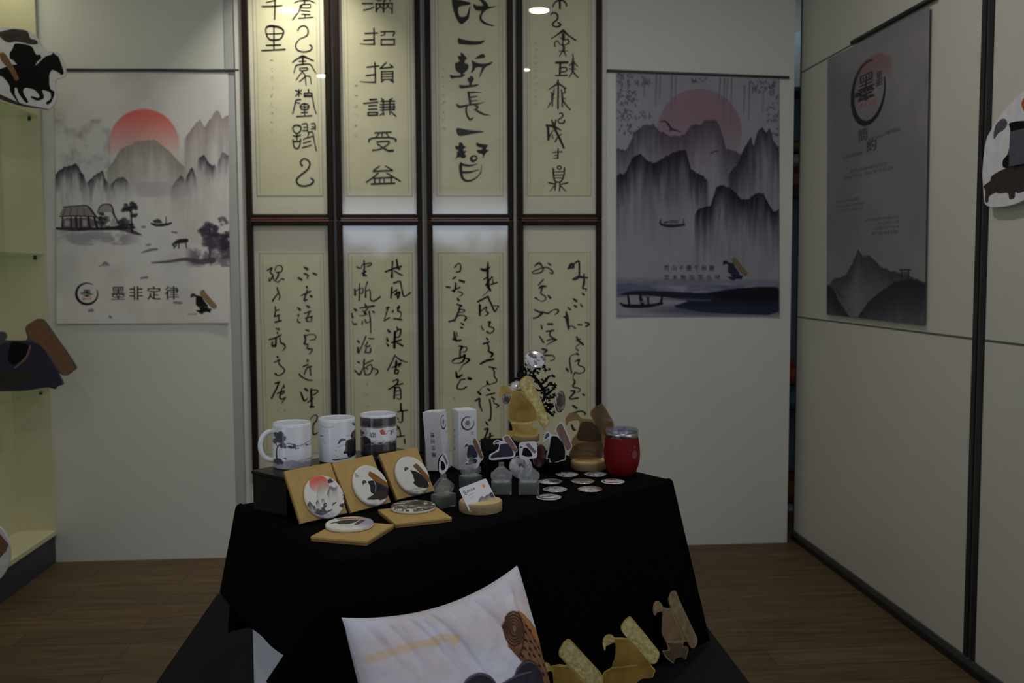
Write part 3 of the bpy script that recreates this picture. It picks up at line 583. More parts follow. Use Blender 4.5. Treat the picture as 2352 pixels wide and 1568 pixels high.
def daylight(name, col, strength, z0, z1):
    # pane glow shaped to a noisy bright band for its reflection in the picture glass
    m = emis(name, col, strength); nt = m.node_tree; e = [n for n in nt.nodes if n.type == 'EMISSION'][0]
    tc = nt.nodes.new('ShaderNodeTexCoord'); sp = nt.nodes.new('ShaderNodeSeparateXYZ'); nt.links.new(tc.outputs['Object'], sp.inputs[0])
    nz = nt.nodes.new('ShaderNodeTexNoise'); nz.inputs['Scale'].default_value = 1.7; nz.inputs['Detail'].default_value = 3; nt.links.new(tc.outputs['Object'], nz.inputs['Vector'])
    ad = nt.nodes.new('ShaderNodeMath'); ad.operation = 'MULTIPLY_ADD'; ad.inputs[1].default_value = .9; nt.links.new(nz.outputs[0], ad.inputs[0]); nt.links.new(sp.outputs[2], ad.inputs[2])
    mr = nt.nodes.new('ShaderNodeMapRange'); mr.interpolation_type = 'SMOOTHSTEP'
    mr.inputs[1].default_value = z0 + .45; mr.inputs[2].default_value = z1 + .45; mr.inputs[3].default_value = .02 * strength; mr.inputs[4].default_value = strength
    m2 = nt.nodes.new('ShaderNodeMapRange'); m2.interpolation_type = 'SMOOTHSTEP'
    m2.inputs[1].default_value = 1.90; m2.inputs[2].default_value = 2.34; m2.inputs[3].default_value = 1.0; m2.inputs[4].default_value = .05
    mu = nt.nodes.new('ShaderNodeMath'); mu.operation = 'MULTIPLY'; nt.links.new(sp.outputs[2], m2.inputs[0])
    nt.links.new(ad.outputs[0], mr.inputs[0]); nt.links.new(mr.outputs[0], mu.inputs[0]); nt.links.new(m2.outputs[0], mu.inputs[1]); nt.links.new(mu.outputs[0], e.inputs[1])
    return m
struct('floor', MB().box(XL - .1, XFAR + .1, YF - .1, 5.6, -.08, 0), M['floor'])
struct('ceiling', MB().box(XL - .1, XFAR + .1, YF - .1, 5.6, CEIL, CEIL + .08), M['ceil'])
struct('wall_left', MB().box(XL - .1, XL, .5, 5.6, 0, CEIL).box(XL - .1, XL, YF - .1, -2.3, 0, CEIL).box(XL - .1, XL, -2.3, .5, 0, .3).box(XL - .1, XL, -2.3, .5, 2.4, CEIL), M['wall'])
struct('wall_back', MB().box(XL, 1.647, BACK_Y, BACK_Y + .05, 0, CEIL), M['wall'])
mb = MB()
mb.box(RIGHT_X, RIGHT_X + .05, 2.925, 4.44, 0, CEIL); mb.box(RIGHT_X, RIGHT_X + .05, 1.54, 2.863, 0, CEIL); mb.box(RIGHT_X, RIGHT_X + .05, YF, -1.34, 0, CEIL); mb.box(RIGHT_X, RIGHT_X + .05, -1.34, 1.54, 0, .3); mb.box(RIGHT_X, RIGHT_X + .05, -1.34, 1.54, 2.4, CEIL)
struct('wall_right', mb, M['wallr'])
struct('wall_far', MB().box(0.6, XFAR + .1, 5.3, 5.4, 0, CEIL), mat('far_paint', S(150, 165, 172), 0.7))
struct('wall_front', MB().box(XL, -1.24, YF - .05, YF, 0, CEIL).box(.94, XFAR, YF - .05, YF, 0, CEIL).box(-1.24, .94, YF - .05, YF, 2.40, CEIL).box(-1.24, .94, YF - .05, YF, 0, .75), M['wall'])
w = struct('window_1', MB().box(-1.24, -1.20, YF - .04, YF + .02, .75, 2.40).box(.90, .94, YF - .04, YF + .02, .75, 2.40).box(-1.2, .90, YF - .04, YF + .02, .75, .79).box(-1.2, .90, YF - .04, YF + .02, 2.36, 2.40), M['alu'])
obj('pane', MB().box(-1.20, .90, YF - .035, YF - .03, .79, 2.36), daylight('daylight_pane', (0.66, 0.76, 1.0, 1), WINDOW_POWER, 1.45, 1.88), w)
struct('fill_window_right', MB().box(RIGHT_X - .01, RIGHT_X + .06, -1.34, -1.30, .3, 2.4).box(RIGHT_X - .01, RIGHT_X + .06, 1.50, 1.54, .3, 2.4).box(RIGHT_X - .01, RIGHT_X + .06, -1.3, 1.5, .3, .34).box(RIGHT_X - .01, RIGHT_X + .06, -1.3, 1.5, 2.36, 2.4), M['alu'])  # window added out of view as fill light from the right
obj('pane', MB().box(RIGHT_X + .045, RIGHT_X + .05, -1.3, 1.5, .34, 2.36), emis('fill_glow_right', (0.86, 0.92, 1.0, 1), RIGHT_FILL_POWER), bpy.data.objects['fill_window_right'])
w = struct('fill_window_left', MB().box(XL - .06, XL + .01, -2.3, -2.26, .3, 2.4).box(XL - .06, XL + .01, .46, .5, .3, 2.4).box(XL - .06, XL + .01, -2.26, .46, .3, .34).box(XL - .06, XL + .01, -2.26, .46, 2.36, 2.4).box(XL - .06, XL + .01, -.92, -.88, .34, 2.36), M['alu'])  # unseen window added for cool fill light from the left
obj('pane', MB().box(XL - .05, XL - .045, -2.26, .46, .34, 2.36), emis('fill_glow_left', (0.80, 0.88, 1.0, 1), SIDE_FILL_POWER), w)
# seams of the right-hand panels
mb = MB()
for z in (1.0794, 2.2255):
    mb.box(RIGHT_X - .001, RIGHT_X + .001, 2.925, 4.44, z - .0035, z + .0035); mb.box(RIGHT_X - .001, RIGHT_X + .001, 1.55, 2.863, z - .0035, z + .0035)
struct('trim_1', mb, M['seam'])
mb = MB().box(RIGHT_X - .006, RIGHT_X + .04, 2.863, 2.885, 0, CEIL).box(RIGHT_X - .006, RIGHT_X + .04, 2.901, 2.925, 0, CEIL).box(RIGHT_X - .001, RIGHT_X + .04, 2.885, 2.901, 0, CEIL, 1)
struct('trim_2', mb, [M['black_trim'], M['grey_trim']])
struct('baseboard_right', MB().box(RIGHT_X - .014, RIGHT_X, YF + .02, 4.44, 0, .022).box(RIGHT_X - .008, RIGHT_X, YF + .02, 4.44, .022, .045, 1), [M['black_trim'], M['grey_trim']])
struct('trim_3', MB().box(RIGHT_X - .004, RIGHT_X + .05, 4.44, 4.447, 0, CEIL), M['black_trim'])
# slim aluminium posts either side of the calligraphy
pl0, pl1 = ony(552, 600, BACK_Y)[0], ony(566, 600, BACK_Y)[0]
struct('trim_4', MB().box(pl0, pl1 + .01, BACK_Y - .012, BACK_Y, 0, CEIL), M['alu'], bevel=.003)
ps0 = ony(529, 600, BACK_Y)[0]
struct('wall_strip', MB().box(ps0, pl0 - .001, BACK_Y - .004, BACK_Y, 0, CEIL), mat('grey_strip', S(176, 180, 180), 0.5, noise=.02))  # thin strip beside the post, slightly greyer than the wall
pr0, pr1 = ony(1380, 600, BACK_Y)[0], ony(1391, 600, BACK_Y)[0]
struct('trim_5', MB().box(pr0, pr1, BACK_Y - .012, BACK_Y, 0, CEIL), M['alu'], bevel=.003)

for k, ((x, y), lamp) in enumerate(zip(DOWN, DOWNLAMPS)):
    lab = 'round recessed ceiling downlight ' + ['above the table, left of the pair nearest the frames', 'above the table, right of the pair nearest the frames', 'left in the second row from the back wall', 'small, right in the second row from the back wall', 'added out of view to light the gap at the wall corner'][k]
    t = thing('ceiling_downlight', lab, 'ceiling light', (x, y, CEIL), group='ceiling downlights')
    obj('trim_ring', MB().lathe([(q * DOWN_SIZE[k] / .115, z) for q, z in [(.060, 0), (.060, -.012), (.066, -.016), (.078, -.010), (.082, 0)]], 40), M['ceil'], t, smooth=True)
    obj('diffuser', MB().lathe([(.0, -.006), (.060 * DOWN_SIZE[k] / .115, -.006)], 40), emis('downlight_glow', (1, .93, .8, 1), 14), t)

# ---------------------------------------------------------------- framed calligraphy, two rows of four
COLX = [(565, 765.5), (772, 970.5), (980, 1180.5), (1189, 1383)]
Yf = 4.352
FZ = 1.5375
names = ['leftmost', 'second from left', 'third from left', 'rightmost']
what = [['tall framed scroll of round seal-script characters in two columns under a warm glow', 'tall framed scroll of one column of spaced clerical characters', 'tall framed scroll of one column of very thick black characters', 'tall framed scroll of one narrow column of spindly pictographic characters'],
        ['framed scroll of two columns of light running script above the white mugs', 'framed scroll of two columns of upright brisk script above the dark mug', 'framed scroll of two columns of linked cursive script above the white boxes', 'framed scroll of two columns of sparse wild cursive behind the black tree stand']]
allcall = list(CALL.values())
rng = random.Random(3)
for row in (0, 1):
    for c in range(4):
        x0 = ony(COLX[c][0], 505, Yf)[0]; x1 = ony(COLX[c][1], 505, Yf)[0]
        z0, z1 = (FZ + .001, FZ + 1.19) if row == 0 else (FZ - 1.19, FZ - .001)
        t = thing('framed_calligraphy', what[row][c] + (', upper row' if row == 0 else ', lower row'), 'picture frame', ((x0 + x1) / 2, BACK_Y, z0), group='framed calligraphy scrolls')
        cx = (x0 + x1) / 2; X0, X1, Z1 = x0 - cx, x1 - cx, z1 - z0
        yo = Yf - BACK_Y; fw, fh = .0265, .0245
        mb = MB().box(X0, X0 + fw, yo, -.002, 0, Z1).box(X1 - fw, X1, yo, -.002, 0, Z1).box(X0 + fw, X1 - fw, yo, -.002, 0, fh).box(X0 + fw, X1 - fw, yo, -.002, Z1 - fh, Z1)
        fr = obj('frame', mb, M['frame'], t, bevel=.004)
        e = (0.0, .008) if row == 0 else (Z1 - .008, Z1)
        obj('edge_strip', MB().box(X0 + .02, X1 - .02, yo - .0015, yo + .006, e[0] + .001, e[1] - .001), M['frame_edge'], fr, bevel=.001)
        obj('mount', MB().box(X0 + fw - .003, X1 - fw + .003, -.008, -.004, fh - .003, Z1 - fh + .003), M['mount'], t)
        # paper panel inside the mount, with its thin ruled line
        if row == 0:
            pz0 = ony(700, 450, BACK_Y - .01)[2] - z0; pz1 = Z1 - .16
        else:
            pz1 = ony(700, 581, BACK_Y - .01)[2] - z0; pz0 = .13
        a0, a1 = X0 + fw + .038, X1 - fw - .020
        if row == 1: a0, a1 = X0 + fw + .022, X1 - fw - .022
        if row == 0: a0, a1 = X0 + fw + .019, X1 - fw - .019
        pp = obj('paper', MB().box(a0, a1, -.0092, -.0078, pz0, pz1), M['paper'], t)
        lw = .0022; g = .015
        ln = MB()
        for d in (0.0, g):
            b0, b1, q0, q1 = a0 + d, a1 - d, pz0 + (d if d else 0), pz1 - d
            if d: 
                ln.box(b0, b0 + lw * .6, -.0097, -.0092, q0, q1).box(b1 - lw * .6, b1, -.0097, -.0092, q0, q1)
            else:
                ln.box(b0, b0 + lw, -.0097, -.0092, q0, q1).box(b1 - lw, b1, -.0097, -.0092, q0, q1).box(b0, b1, -.0097, -.0092, q0, q0 + lw).box(b0, b1, -.0097, -.0092, q1 - lw, q1)
        obj('ruled_line', ln, M['line'], pp)
        yi = BACK_Y - .0105
        mb = MB()
        for ox, oy, st in allcall[row * 4 + c]:
            strokes_mb(mb, st, lambda x, y: ony(ox + x / 6.817, oy + y / 6.817, yi))
        obj('calligraphy', mb, M['ink'], t, local=False)
        mb = MB()
        for sx, sy0, sy1, n, sz in SIGN[row * 4 + c]:
            for k in range(n):
                y = sy0 + (sy1 - sy0) * k / max(1, n - 1); s = ''
                for q in range(4):
                    ax, ay = rng.uniform(-.5, .5), rng.uniform(-.4, .4)
                    s += '%f,%f,4.5 %f,%f,4.5;' % (5 * sz * (ax), 5 * sz * ay, 5 * sz * (ax * .3 + rng.uniform(-.4, .4)), 5 * sz * (ay + rng.uniform(-.2, .2)))
                strokes_mb(mb, s, lambda u, v: ony(sx + u / 6.817, y + v / 6.817, yi))
        obj('signature', mb, M['ink_pale'], t, local=False)
        obj('glazing', MB().box(X0 + fw - .003, X1 - fw + .003, -.020, -.018, fh - .003, Z1 - fh + .003), M['glass'], t)

# ---------------------------------------------------------------- posters
def wall_poster(name, label, px, paint, Y=BACK_Y - .006):
    a, b, c, d = [ony(x, y, Y) for x, y in px]       # tl tr br bl
    t = thing(name, label, 'poster', tuple((c + d) / 2))
    def fn(u, v):
        top = a * (1 - u) + b * u; bot = d * (1 - u) + c * u
        p = top * (1 - v) + bot * v
        p = p.copy(); p[1] -= .006 * abs(2 * u - 1) ** 6 * v ** 3
        return tuple(p)
    printed_grid('printed_sheet', fn, paint, M['print'], t, local=False, solid=.001)
    return t
p = Paint(330, 470, (60, 65, 1080, 1525), (226, 225, 226), 3)
p.fill_noise((196, 193, 194), .55, 5, 4, .4, .8); p.fill_noise((230, 224, 212), .5, 4, 3, .5, .9)
p.fill_noise((150, 146, 152), .6, 4, 4, .5, 1.0, (60, 330, 380, 620))
p.ell(580, 480, 208, 208, (232, 116, 110), .97, .04, (300, 560))
p.ridge([(350, 640), (440, 505), (540, 455), (640, 448), (720, 505), (830, 620)], (168, 166, 156), .95, 150, .5, 16)
p.ridge([(350, 640), (440, 505), (540, 455), (640, 448), (720, 505), (830, 620)], (128, 126, 126), .5, 110, .9, 14)
p.ridge([(810, 450), (870, 370), (910, 330), (935, 380), (1000, 285), (1020, 280), (1045, 330), (1085, 300)], (134, 114, 122), .8, 190, .6, 10)
p.ridge([(730, 740), (760, 690), (795, 645), (820, 680), (825, 720)], (78, 68, 92), .85, 50, .3, 5)
p.ridge([(815, 700), (840, 630), (860, 605), (885, 660), (890, 720)], (40, 34, 58), .95, 55, .3, 5)
p.ridge([(885, 650), (895, 560), (930, 535), (955, 570), (975, 600), (1000, 590), (1010, 630)], (48, 42, 64), .95, 60, .4, 6)
p.ridge([(1005, 600), (1040, 520), (1085, 540)], (88, 80, 98), .85, 70, .4, 4)
p.ridge([(58, 650), (100, 610), (150, 600), (180, 575), (200, 610), (230, 660), (245, 700)], (24, 20, 36), .99, 80, .6, 10)
p.ridge([(235, 700), (265, 680), (300, 640), (335, 620), (350, 670), (375, 710)], (28, 24, 40), .99, 65, .6, 9)
p.ridge([(370, 720), (400, 685), (430, 665), (460, 660), (495, 700)], (52, 48, 66), .9, 40, .4, 7)
p.band(690, 790, (176, 170, 178), .5, (4, 8), .3, (480, 900))
# houses
p.strokes('P 78,890 108,838 245,834 292,892', (150, 146, 144)); p.strokes('105,838,8 180,832,7 246,834,10 290,888,12 302,900,8;118,850,4 102,886,4;150,846,4 142,888,4;188,844,4 186,888,4;222,844,4 230,888,4', (66, 60, 72)); p.strokes('84,892,7 180,890,8 292,894,8', (60, 54, 64))
p.strokes('P 96,900 284,900 290,960 90,960', (118, 112, 118)); p.strokes('100,900,9 98,955,9;150,900,9 150,955,9;178,900,14 182,955,12;206,900,9 206,955,9;250,900,12 256,955,14;285,898,12 300,955,16', (52, 46, 58)); p.strokes('P 112,915 140,915 140,948 112,948;P 216,912 240,912 242,948 218,948', (176, 172, 170))
p.strokes('P 306,870 326,828 378,826 398,868', (164, 160, 158)); p.strokes('304,872,7 326,828,7 380,826,8 398,868,8 404,900,6;318,876,16 336,880,18;392,868,10 410,905,12 430,935,10', (66, 60, 70)); p.blobs(345, 925, 46, 34, (80, 74, 84), 24, 10, .6); p.strokes('P 375,945 388,905 400,890 428,945', (186, 182, 182)); p.blobs(330, 915, 24, 30, (56, 50, 60), 14, 10, .7); p.blobs(450, 930, 30, 26, (60, 54, 64), 20, 11, .7)
p.strokes('62,962,14 160,968,20 250,966,18 340,965,18 440,962,26 510,985,22 560,1002,5', (40, 36, 48), .95, 2); p.blobs(470, 955, 50, 18, (44, 40, 50), 26, 10, .8)
p.band(965, 1060, (150, 144, 160), .85, (3, 10), .5, (60, 560))
p.strokes('505,985,12 500,900,10 495,820,8;505,870,8 470,850,6;500,900,8 535,885,6', (44, 40, 48)); p.blobs(500, 835, 40, 22, (54, 50, 56), 26, 11, .85); p.blobs(470, 855, 18, 10, (54, 50, 56), 8, 9, .85); p.blobs(522, 885, 18, 9, (60, 56, 62), 8, 8, .8)
p.strokes('618,935,10 650,945,16 700,942,16 738,932,10;630,920,6 660,912,8 680,930,6;706,895,5 704,935,6', (54, 48, 56)); p.strokes('640,925,16 670,925,16', (80, 74, 80))
p.strokes('755,1050,14 780,1040,26 825,1035,24;765,1060,8 750,1080,7;780,1055,8 778,1080,7;820,1050,8 825,1078,7;745,1055,12 750,1065,12', (50, 44, 48))
p.strokes('960,1155,12 965,1050,12 962,940,8', (46, 40, 50)); p.blobs(962, 985, 55, 50, (66, 58, 74), 50, 14, .7); p.blobs(1000, 1050, 80, 35, (80, 72, 90), 50, 15, .6); p.blobs(1060, 1060, 30, 80, (60, 54, 72), 40, 16, .7); p.blobs(1045, 920, 30, 25, (90, 84, 90), 14, 9, .6)
p.band(1080, 1190, (100, 92, 108), .9, (4, 8), .5, (810, 1085)); p.strokes('620,1165,8 720,1158,14 820,1145,20 900,1160,30 980,1150,34', (86, 78, 92), .9, 3)
p.strokes('560,1105,6 610,1090,16 650,1085,12;330,1175,8 345,1165,16 365,1172,8;590,1060,10 610,1058,10;740,985,10 765,988,14;565,955,12 580,955,12;555,1255,10 590,1250,14;310,1182,5 370,1178,5;250,1445,16 270,1443,16;750,1400,14 790,1402,14;370,1480,14 375,1486,14;830,1470,5 880,1468,8', (112, 106, 116), .8, 2)
p.logo(238, 1345, 62); p.text('墨非定律', 420, 1343, 80, (24, 22, 26), 1, dx=105)
p.figure('A', 845, 1325, 1003, 1470, dict(robe=(22, 22, 26), hood=(60, 60, 66), dish=(22, 22, 26), scroll=(150, 124, 92)))
wall_poster('wall_poster', 'pale ink landscape poster with red sun over grey mountain, left of the frames', [(125, 168), (524, 168), (528, 742), (131, 744)], p)

p = Paint(330, 490, (68, 50, 1065, 1530), (160, 158, 170), 7)
p.fill_noise((144, 144, 158), .5, 5, 4, .4, .8)
p.ell(575, 388, 258, 258, (146, 122, 136), .95, .03, (330, 620))
L = random.Random(4)
for x, y0, y1, wd in [(310, 60, 240, 10), (335, 60, 200, 8), (405, 60, 260, 8), (430, 60, 230, 7), (700, 60, 190, 9), (725, 60, 330, 8), (745, 60, 200, 7), (770, 60, 350, 7), (850, 100, 270, 9), (880, 80, 320, 9), (965, 130, 260, 7), (240, 100, 190, 7)]:
    p.strokes('%d,%d,%d %d,%d,%d' % (x, y0, wd, x - 6, y1, 3), (96, 92, 112), .75, 3)
for cx, cy, rx, ry, n in [(110, 80, 45, 40, 26), (130, 190, 60, 45, 34), (220, 85, 60, 25, 18), (130, 290, 60, 30, 20), (140, 380, 60, 30, 20), (250, 290, 40, 25, 8), (570, 70, 50, 14, 10), (940, 100, 60, 40, 26), (1030, 110, 30, 60, 22), (1030, 250, 35, 60, 18), (1045, 370, 20, 30, 8)]:
    for _ in range(n):
        x, y, a = cx + L.uniform(-rx, rx), cy + L.uniform(-ry, ry), L.uniform(.4, 2.4); ln = L.uniform(12, 30)
        p.strokes('%f,%f,4 %f,%f,9 %f,%f,2' % (x, y, x + ln * .5 * math.cos(a), y + ln * .5 * math.sin(a), x + ln * math.cos(a), y + ln * math.sin(a)), (86, 84, 102), .7, 2)
p.ridge([(66, 500), (130, 512), (180, 400), (230, 360), (290, 350), (330, 390), (400, 422), (480, 410), (520, 350), (585, 345), (600, 320), (680, 320), (700, 360), (735, 490), (800, 500), (830, 525), (850, 560)], (72, 68, 84), .95, 190, .45, 24)
p.ridge([(745, 650), (800, 590), (840, 500), (890, 405), (905, 480), (930, 370), (960, 350), (985, 390), (1005, 350), (1030, 440), (1068, 480)], (44, 41, 54), .97, 210, .55, 14)
p.ridge([(66, 660), (120, 650), (170, 545), (215, 530), (250, 570), (310, 585), (370, 540), (430, 510), (490, 500), (520, 620), (600, 660), (632, 700)], (24, 22, 31), .99, 165, .5, 24)
p.ridge([(538, 900), (570, 860), (640, 840), (680, 715), (730, 715), (780, 740), (820, 790), (870, 800), (920, 755), (970, 760), (1000, 830), (1030, 870), (1068, 850)], (22, 20, 29), .99, 165, .5, 24)
p.strokes('335,335,6 370,335,10 400,375,14 430,385,10 460,395,5;400,375,10 390,390,6 410,380,6;640,520,5 665,510,8 685,505,5', (56, 54, 66))
p.strokes('335,930,6 340,960,14 400,970,20 480,962,14;478,925,6 476,960,8;360,950,10 380,945,10;400,940,12 440,940,12', (50, 48, 58)); p.strokes('395,945,16 440,945,16', (110, 106, 118))
p.text('青山不墨千秋畫', 372, 1228, 34, (46, 44, 54), .95, dx=46); p.text('流水無弦萬古琴', 372, 1287, 34, (46, 44, 54), .95, dx=52)
p.figure('A', 716, 1160, 872, 1308, dict(robe=(46, 46, 74), hood=(30, 30, 36), dish=(40, 38, 62), scroll=(128, 108, 88)))
p.strokes('P 400,1305 450,1320 870,1318 760,1300', (120, 116, 132), .5)
p.band(1290, 1345, (112, 118, 146), .8, (4, 6), .5); p.band(1320, 1410, (84, 92, 122), .95, (4, 6), .6)
p.strokes('P 66,1395 160,1372 330,1372 500,1380 620,1384 780,1356 940,1342 1070,1345 1070,1525 600,1505 400,1470 520,1430 300,1402', (34, 38, 58))
p.strokes('P 620,1384 780,1356 940,1342 1070,1345 1070,1440 700,1420', (24, 26, 36)); p.strokes('350,1420,10 500,1425,16 640,1430,8', (100, 100, 118), .8, 5)
p.ell(700, 1490, 420, 34, (52, 58, 84), .6, .8)
p.strokes('90,1450,8 130,1465,22 250,1465,22 345,1450,14;345,1405,12 338,1450,16;140,1400,12 210,1398,12;140,1405,14 145,1450,14;210,1400,18 225,1450,24;260,1415,14 262,1450,14', (30, 30, 38)); p.strokes('150,1404,14 200,1404,14', (150, 148, 156)); p.strokes('220,1440,12 245,1440,12', (120, 118, 128))
wall_poster('wall_poster', 'lavender ink landscape poster with jagged dark peaks, right of the frames', [(1416, 168), (1790, 180), (1789, 726), (1416, 726)], p)
for px, lab in [(((92, 160), (549, 161)), 'thin dark hanging rail above the red sun poster'), (((1394, 162), (1812, 178)), 'thin dark hanging rail above the lavender mountain poster')]:
    a, b = ony(*px[0], BACK_Y - .008), ony(*px[1], BACK_Y - .008)
    a[1] = b[1] = BACK_Y - .008
    tag(obj('hanging_rail', MB().tube([a, (a + b) / 2, b], .0062, 10), M['grey_trim'], smooth=True), lab, 'rail', 'hanging rails')

# banner on the right-hand panel
XB = RIGHT_X - .012
p = Paint(230, 500, (0, 0, 100, 220), (132, 128, 134), 9)
p.fill_noise((116, 112, 122), .6, 6, 4, .4, .8)
p.ell(50, 30, 19, 15, (122, 92, 94), .9, .1, (22, 44)); p.ring(46, 42, 16.5, 24, 3.4, (24, 24, 28), 1, -15, 300)
p.text('墨', 44, 37, 21, (30, 28, 34), .95, asp=.8); p.text('墨', 57, 35, 11, (44, 40, 48), .9, asp=.6); p.blobs(42, 42, 9, 5, (34, 32, 38), 26, 1.6, .7)
p.text('墨非定律', 39, 51, 4.0, (150, 60, 56), .9, dx=4.6)
p.text('簡', 41, 74, 10, (44, 42, 48)); p.text('約', 50, 84, 10, (44, 42, 48))
def lines(x0, x1, y, n, sz, c=(52, 50, 58)):
    p.text(''.join(L.choice('心行山水如月而不人生道之自天') for _ in range(n)), x0, y, sz, c, .9, dx=(x1 - x0) / n)
lines(49, 64, 79, 5, 2.6); lines(64, 78, 78, 6, 2.8, (44, 42, 48)); lines(20, 42, 88, 9, 2.6); lines(29, 66, 101, 14, 2.4); lines(20, 73, 105, 19, 2.4); lines(13, 40, 124, 10, 2.2); lines(13, 46, 128, 12, 2.2); lines(16, 44, 132, 10, 2.2); lines(45, 78, 142, 13, 2.2); lines(58, 78, 145.5, 8, 2.2); lines(55, 78, 149, 9, 2.2); lines(52, 78, 153, 10, 2.4, (44, 42, 48))
p.ridge([(0, 196), (10, 188), (22, 186), (30, 176), (37, 164), (42, 170), (50, 170), (60, 178), (72, 182), (84, 184), (100, 190)], (44, 42, 54), .93, 26, .35, 12, .8)
p.ridge([(0, 194), (8, 196), (14, 206), (24, 216), (30, 220)], (30, 30, 42), .97, 30, .2, 8, .6)
p.ridge([(36, 220), (46, 208), (60, 197), (74, 190), (84, 187), (100, 190)], (28, 28, 38), .97, 36, .25, 12, .6)
p.ell(30, 203, 12, 9, (124, 119, 126), .6, .9); p.strokes('80,181,.9 80,187,.9;86,181,.9 86,187,.9;78,181,1 88,181,1;79.5,183,.6 86.5,183,.6;12,196,.8 16,202,.8 22,204,.6', (34, 34, 44))
a, b, c, d = onx(1901, 137, XB), onx(2135, 14, XB), onx(2123, 747, XB), onx(1899, 722, XB)
t = thing('hanging_banner', 'grey hanging banner with black brush ring and misty hills, on the right panel wall', 'banner', tuple((c + d) / 2))
printed_grid('printed_sheet', lambda u, v: tuple((a * (1 - u) + b * u) * (1 - v) + (d * (1 - u) + c * u) * v), p, M['print_satin'], t, local=False, solid=.001)
e0, e1_ = onx(1957, 98, XB), onx(2150, -8, XB)
obj('top_rail', MB().tube([e0, (e0 + e1_) / 2, e1_], .009, 10), M['black_trim'], t, local=False, smooth=True)

# ---------------------------------------------------------------- lit display cabinet along the left wall
CX0, CX1, CY0, CY1 = -1.90, -1.735, 2.4, BACK_Y
t = thing('display_cabinet', 'cream lit wall cabinet with glass shelves and blue grey plinth at the left', 'cabinet', ((CX0 + CX1) / 2, (CY0 + CY1) / 2, 0))
W = lambda mb: mb
obj('plinth', MB().box(CX0, CX1 - .012, CY0, CY1 - .001, .001, .128), M['plinth_blue'], t, local=False)
obj('bottom_board', MB().box(CX0, CX1, CY0, CY1 - .001, .129, .151), M['cabinet'], t, local=False, bevel=.002)
obj('back_panel', MB().box(CX0 - .02, CX0, CY0, CY1 - .001, 0, 2.72), M['cabinet'], t, local=False)
obj('end_panel', MB().box(CX0, CX1, CY1 - .02, CY1 - .001, .151, 2.72), M['cabinet'], t, local=False)
obj('top_panel', MB().box(CX0, CX1, CY0, CY1 - .001, 2.70, 2.72), M['cabinet'], t, local=False)
for z in (1.990, 1.390, .797):
    s = obj('shelf', MB().box(CX0 + .002, CX1 - .003, CY0, CY1 - .022, z - .008, z), M['shelf_glass'], t, local=False, bevel=.001)
    obj('clip', MB().tube([(CX1 - .03, CY1 - .05, z - .026), (CX1 - .03, CY1 - .05, z - .008)], .007, 12), M['black_trim'], s, local=False, smooth=True)

# ---------------------------------------------------------------- low platform, plinth, cloths
TZ, HZ = 0.80, 0.36
TA, TB, TC = onz(784, 1288, TZ), onz(542, 1158, TZ), onz(1545, 1100, TZ)
E1 = (TC - TA) / np.linalg.norm(TC - TA); E2 = np.array([-E1[1], E1[0], 0]); TL = np.linalg.norm(TC - TA)
TD = TB + TC - TA
UZ = np.array([0, 0, 1.0])
V3 = lambda p: tuple(float(c) for c in p)
CLOTH = .0015
struct_box = MB().box(-.66, .695, 1.15, 2.80, 0.004, HZ - .004)
tag(obj('low_platform', struct_box, M['white_board']), 'low wide platform hidden under the dark navy cloth', 'platform')
nr = np.random.default_rng(2)
NZ = vnoise(80, 80, 9, 9, nr)
def navy(u, v):
    # 0..1 over cloth incl. skirts on three sides
    x = -.662 + (u - .12) / .76 * 1.359; y = 1.13 + v / .90 * 1.675; z = HZ
    fold = .006 * math.exp(-((x + .50 + .25 * (y - 1.9)) / .035) ** 2) + .005 * math.exp(-((x + .44 - .5 * (y - 1.7)) / .03) ** 2) - .004 * math.exp(-((x + .47 - .5 * (y - 1.7)) / .03) ** 2)
    if u < .12: d = (.12 - u) / .12; x = -.662 - .002 * d; z = HZ - d * (HZ - .004); fold = 0
    elif u > .88: d = (u - .88) / .12; x = .697 + .002 * d; z = HZ - d * (HZ - .004); fold = 0
    if v > .90: d = (v - .90) / .10; y = 2.805 + .04 * d; z = min(z, HZ - d * (HZ - .004)); fold = 0
    if .12 <= u <= .88 and v <= .9:
        e = min(1, min(u - .12, .88 - u) / .05)
        z += (fold + .004 * (NZ[int(v * 79), int(u * 79)] - .5)) * e
    return (x, y, z)
mb = MB(); mb.grid(navy, 100, 100)
tag(obj('floor_cloth', mb, M['navy'], smooth=True), 'dark navy cloth spread over the low platform under the table', 'cloth')
def inset(pts, d):
    c = sum(pts) / len(pts)
    return [p + (c - p) / np.linalg.norm(c - p) * d for p in pts]
Q = inset([TA, TC, TD, TB], .028)
tag(obj('display_plinth', MB().prism([(p[0], p[1]) for p in Q], HZ + .006, TZ - .003), M['white_board'], bevel=.002), 'white display plinth showing under the left hem of the black cloth', 'plinth')

mb = MB()
def side(P, Qv, out, drop, sl, sr, flare, rip, nu=60, nv=26, ph=0.0, hem=None):
    L = np.linalg.norm(Qv - P); dr = (Qv - P) / L
    def fn(u, v):
        H = drop if hem is None else hem(u)
        if v < .12:
            a = v / .12 * math.pi / 2; o = -.012 + .014 * math.sin(a); z = TZ - .012 * (1 - math.cos(a)); d = 0.0
        else:
            t = (v - .12) / .88; d = t * (H - .012); z = TZ - .012 - d; o = .002 + flare * t + rip * t * math.sin(u * 23 + ph) * (1 if 0 < u < 1 else .3)
        s = -sl(d) + u * (L + sl(d) + sr(d))
        return V3(P + dr * s + out * o + UZ * (z - TZ))
    mb.grid(fn, nu, nv)
zero = lambda d: 0.0
flag = lambda d: d * .98 if d < .158 else max(.158 * .98 - (d - .158) * .7, 0)
side(TA, TC, -E2, .436, flag, lambda d: .34 * d, .010, .004, 90, 34)
